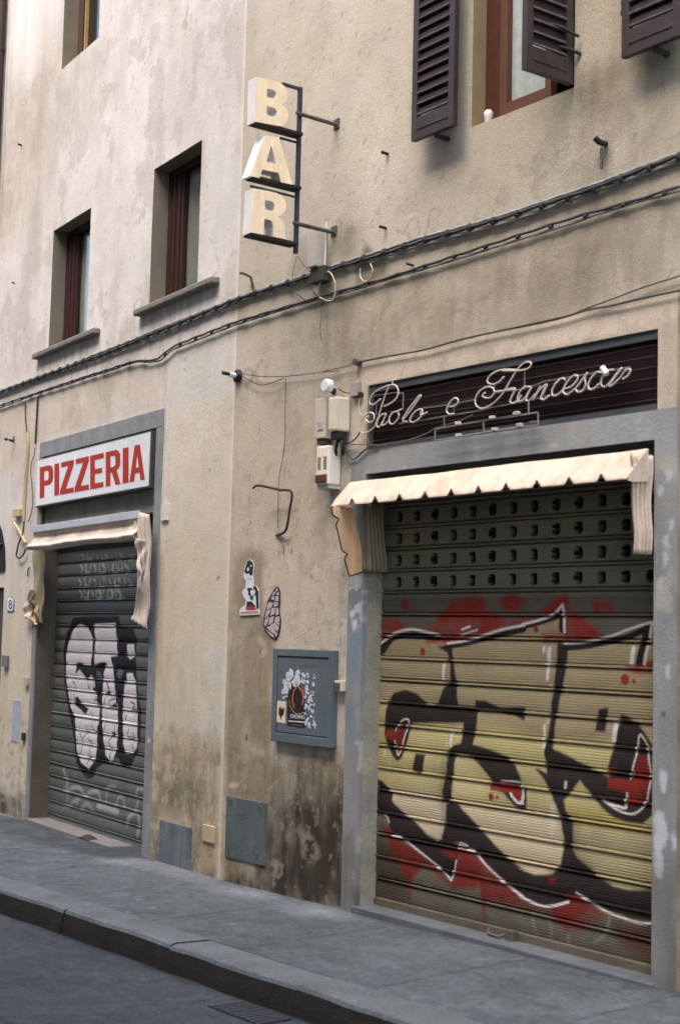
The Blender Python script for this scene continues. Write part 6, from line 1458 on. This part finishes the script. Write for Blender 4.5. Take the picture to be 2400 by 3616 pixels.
# ================================================================== STICKERS ON THE WALL
def pic(name, px_pts, label, cat, layers, base, out=.0065):
    P = [W('R', *p, out) for p in px('B5', *px_pts)]; fr = Frame('R', P[0][0], out, min(p[1] for p in P))
    t = thing(name, fr, label, cat); mb = MB(); mb.prism(P, out - .005, out); mb.build('paper', base, fr, t)
    for i, (nm, pts, m_) in enumerate(layers):
        mb = MB(); oo = out + .0004 * (i + 1); mb.prism([W('R', *p, oo) for p in px('B5', *pts)], oo, oo + .0003); mb.build(nm, m_, fr, t)
    return t, fr
INK = mat('print_black', (40, 44, 52), var=.5, vs_=60, bump=0); PAP = mat('print_white', (212, 212, 214), var=.1, vs_=30, bump=0); PRD = mat('print_red', (158, 52, 48), bump=0, var=.3, vs_=50)
t, fr = pic('sticker', ((150, 285), (185, 278), (212, 300), (220, 350), (212, 440), (215, 500), (218, 540), (245, 545), (268, 600), (272, 700), (270, 780), (278, 785), (275, 835), (75, 845), (72, 790), (100, 760), (130, 740), (140, 690), (112, 650), (100, 600), (135, 560), (138, 500), (115, 450), (120, 380), (135, 330)),
    'black and white figure sticker with tall dark hair and a red text strip', 'sticker',
    [('hair', ((152, 290), (185, 282), (210, 305), (216, 350), (205, 435), (180, 440), (170, 415), (145, 425), (122, 400), (140, 340)), INK),
     ('hair_light', ((150, 370), (165, 350), (172, 380), (158, 400)), PAP), ('hair_light', ((185, 330), (200, 335), (195, 350), (183, 345)), PAP),
     ('shadow', ((215, 545), (245, 548), (266, 600), (270, 775), (245, 775), (240, 650), (215, 590)), INK),
     ('dress', ((150, 570), (190, 560), (215, 590), (205, 640), (215, 680), (180, 680), (185, 640), (160, 640), (165, 610)), INK),
     ('dress', ((150, 700), (200, 705), (235, 750), (230, 775), (140, 770)), INK), ('scarf', ((140, 752), (200, 745), (238, 768), (236, 782), (140, 784)), PRD), ('eye', ((160, 468), (172, 466), (172, 473), (161, 474)), INK), ('eye', ((186, 466), (197, 467), (196, 474), (186, 473)), INK), ('hand', ((185, 590), (230, 585), (235, 610), (200, 650), (190, 630)), PAP)], PAP)
pstroke('text_strip', ((85, 818), (150, 812), (262, 808)), .010, mat('print_pink', (200, 120, 116), var=.5, vs_=90, bump=0), .0085, t, fr)
wing = ((445, 550), (470, 560), (485, 600), (486, 700), (475, 770), (480, 830), (492, 880), (488, 960), (470, 1050), (440, 1095), (415, 1085), (370, 1040), (335, 1000), (312, 950), (320, 860), (340, 770), (360, 690), (400, 620))
WI = mat('wing_ink', (66, 56, 64), var=.25, vs_=40, bump=0); WC = mat('wing_cell', (186, 172, 168), var=.12, vs_=30, bump=0)
cells = [((448, 570), (462, 575), (458, 600), (440, 605)), ((425, 600), (440, 612), (425, 640), (405, 640)), ((455, 610), (474, 612), (474, 640), (450, 640)), ((405, 650), (430, 650), (420, 690), (395, 680)), ((440, 650), (470, 650), (470, 700), (435, 700)), ((375, 710), (415, 715), (400, 760), (350, 790), (355, 740)),
         ((425, 710), (465, 712), (460, 750), (420, 755)), ((345, 800), (390, 775), (375, 830), (330, 880)), ((400, 770), (440, 765), (430, 830), (385, 850)), ((448, 765), (468, 770), (472, 830), (440, 850)), ((330, 895), (370, 850), (365, 910), (340, 955), (325, 940)), ((380, 865), (425, 850), (415, 910), (370, 945)), ((435, 865), (480, 850), (483, 900), (430, 930)),
         ((345, 965), (400, 950), (440, 1010), (430, 1040)), ((385, 940), (425, 920), (475, 960), (460, 1010), (445, 1000)), ((430, 915), (482, 915), (480, 950)), ((340, 985), (420, 1045), (425, 1075), (385, 1045)), ((440, 1015), (462, 1020), (450, 1060), (436, 1055))]
pic('butterfly_wing', wing, 'grey paper butterfly wing with dark veins pasted above the metal cabinet', 'paper cutout', [('wing_cell', c, WC) for c in cells], WI)

# ================================================================== ODDS AND ENDS
u, z = W('R', *px('W1', (725, 895))[0], -.03); fr = Frame('R', u, -.03, HOLE_R['win'][2])
mb = MB(); zz = HOLE_R['win'][2]; mb.tube([(u, -.03, zz), (u, -.03, zz + .03), (u, -.03, zz + .06), (u, -.03, zz + .075)], [.018, .022, .026, .015], 12)
tag(mb.build('small_pot', WHT, fr), 'small white pot on the left end of the open window sill', 'pot')
P = [W('L', *p, .03) for p in px('L8', (370, 1990), (430, 1930), (560, 1935), (620, 1965), (520, 1990), (430, 2010))]
g = (P[1][0] + P[3][0]) / 2; gzv = -.01
mb = MB(); mb.grid(lambda s, t: (g - .11 + .22 * s, .0 + .10 * t - .05, .0 + gz(wp('L', g, .03, 0)) + .004 + .026 * math.sin(3.14 * s) * (math.sin(3.14 * t) ** .7) * (1 + .4 * math.sin(9 * s + 4 * t))), 14, 10)
tag(mb.build('rag', mat('rag_dark', (54, 50, 52), var=.3, bump=.4), Frame('L', g, 0, 0), solid=.004), 'crumpled dark rag on the pale threshold of the pizzeria shutter', 'rag')
# drainpipe that just shows at the far left top edge
u = W('L', 3, 300, .05)[0] - .05
fr = Frame('L', u, .05, 0); t = thing('drainpipe', fr, 'dark brown drainpipe at the upper left edge of the picture', 'drainpipe')
MB().tube([(u, .055, 4.0), (u, .055, 11.4)], .045, 14).build('pipe', mat('pipe_brown', (60, 42, 40), rough=.5), fr, t)
for z in (5.2, 7.4, 9.6): MB().tube([(u, .055, z), (u, .055, z + .04)], .052, 14).build('bracket', mat('pipe_brown'), fr, t)

# ================================================================== THE OTHER SIDE OF THE STREET (unseen house added behind the camera to shade the lane)
OB = 7.4
fo = Frame('R', 4, -OB, 0)
opp = thing('house', Frame('R', 4, OB, 0), 'plain ochre house added unseen behind the photographer to shade the lane', 'house')
fo = Frame('R', 4, OB, 0)
b = MB(); b.box(-26, 11, OB, OB + 6, -.5, 13); b.build('wall', mat('ochre_far_wall', (120, 113, 102), var=.15, bump=.3), fo, opp)
b = MB(); b.box(-26, 11, OB - .5, OB + 6, 13, 13.15); b.build('roof', mat('roof_edge'), fo, opp)
for i in range(9):
    for j in range(3):
        u = -23 + i * 4; z = 1.6 + j * 3.6; b = MB(); b.box(u, u + 1, OB - .03, OB - .001, z, z + 1.7); b.build('window', mat('far_window', (70, 74, 74), rough=.2, bump=0), fo, opp)
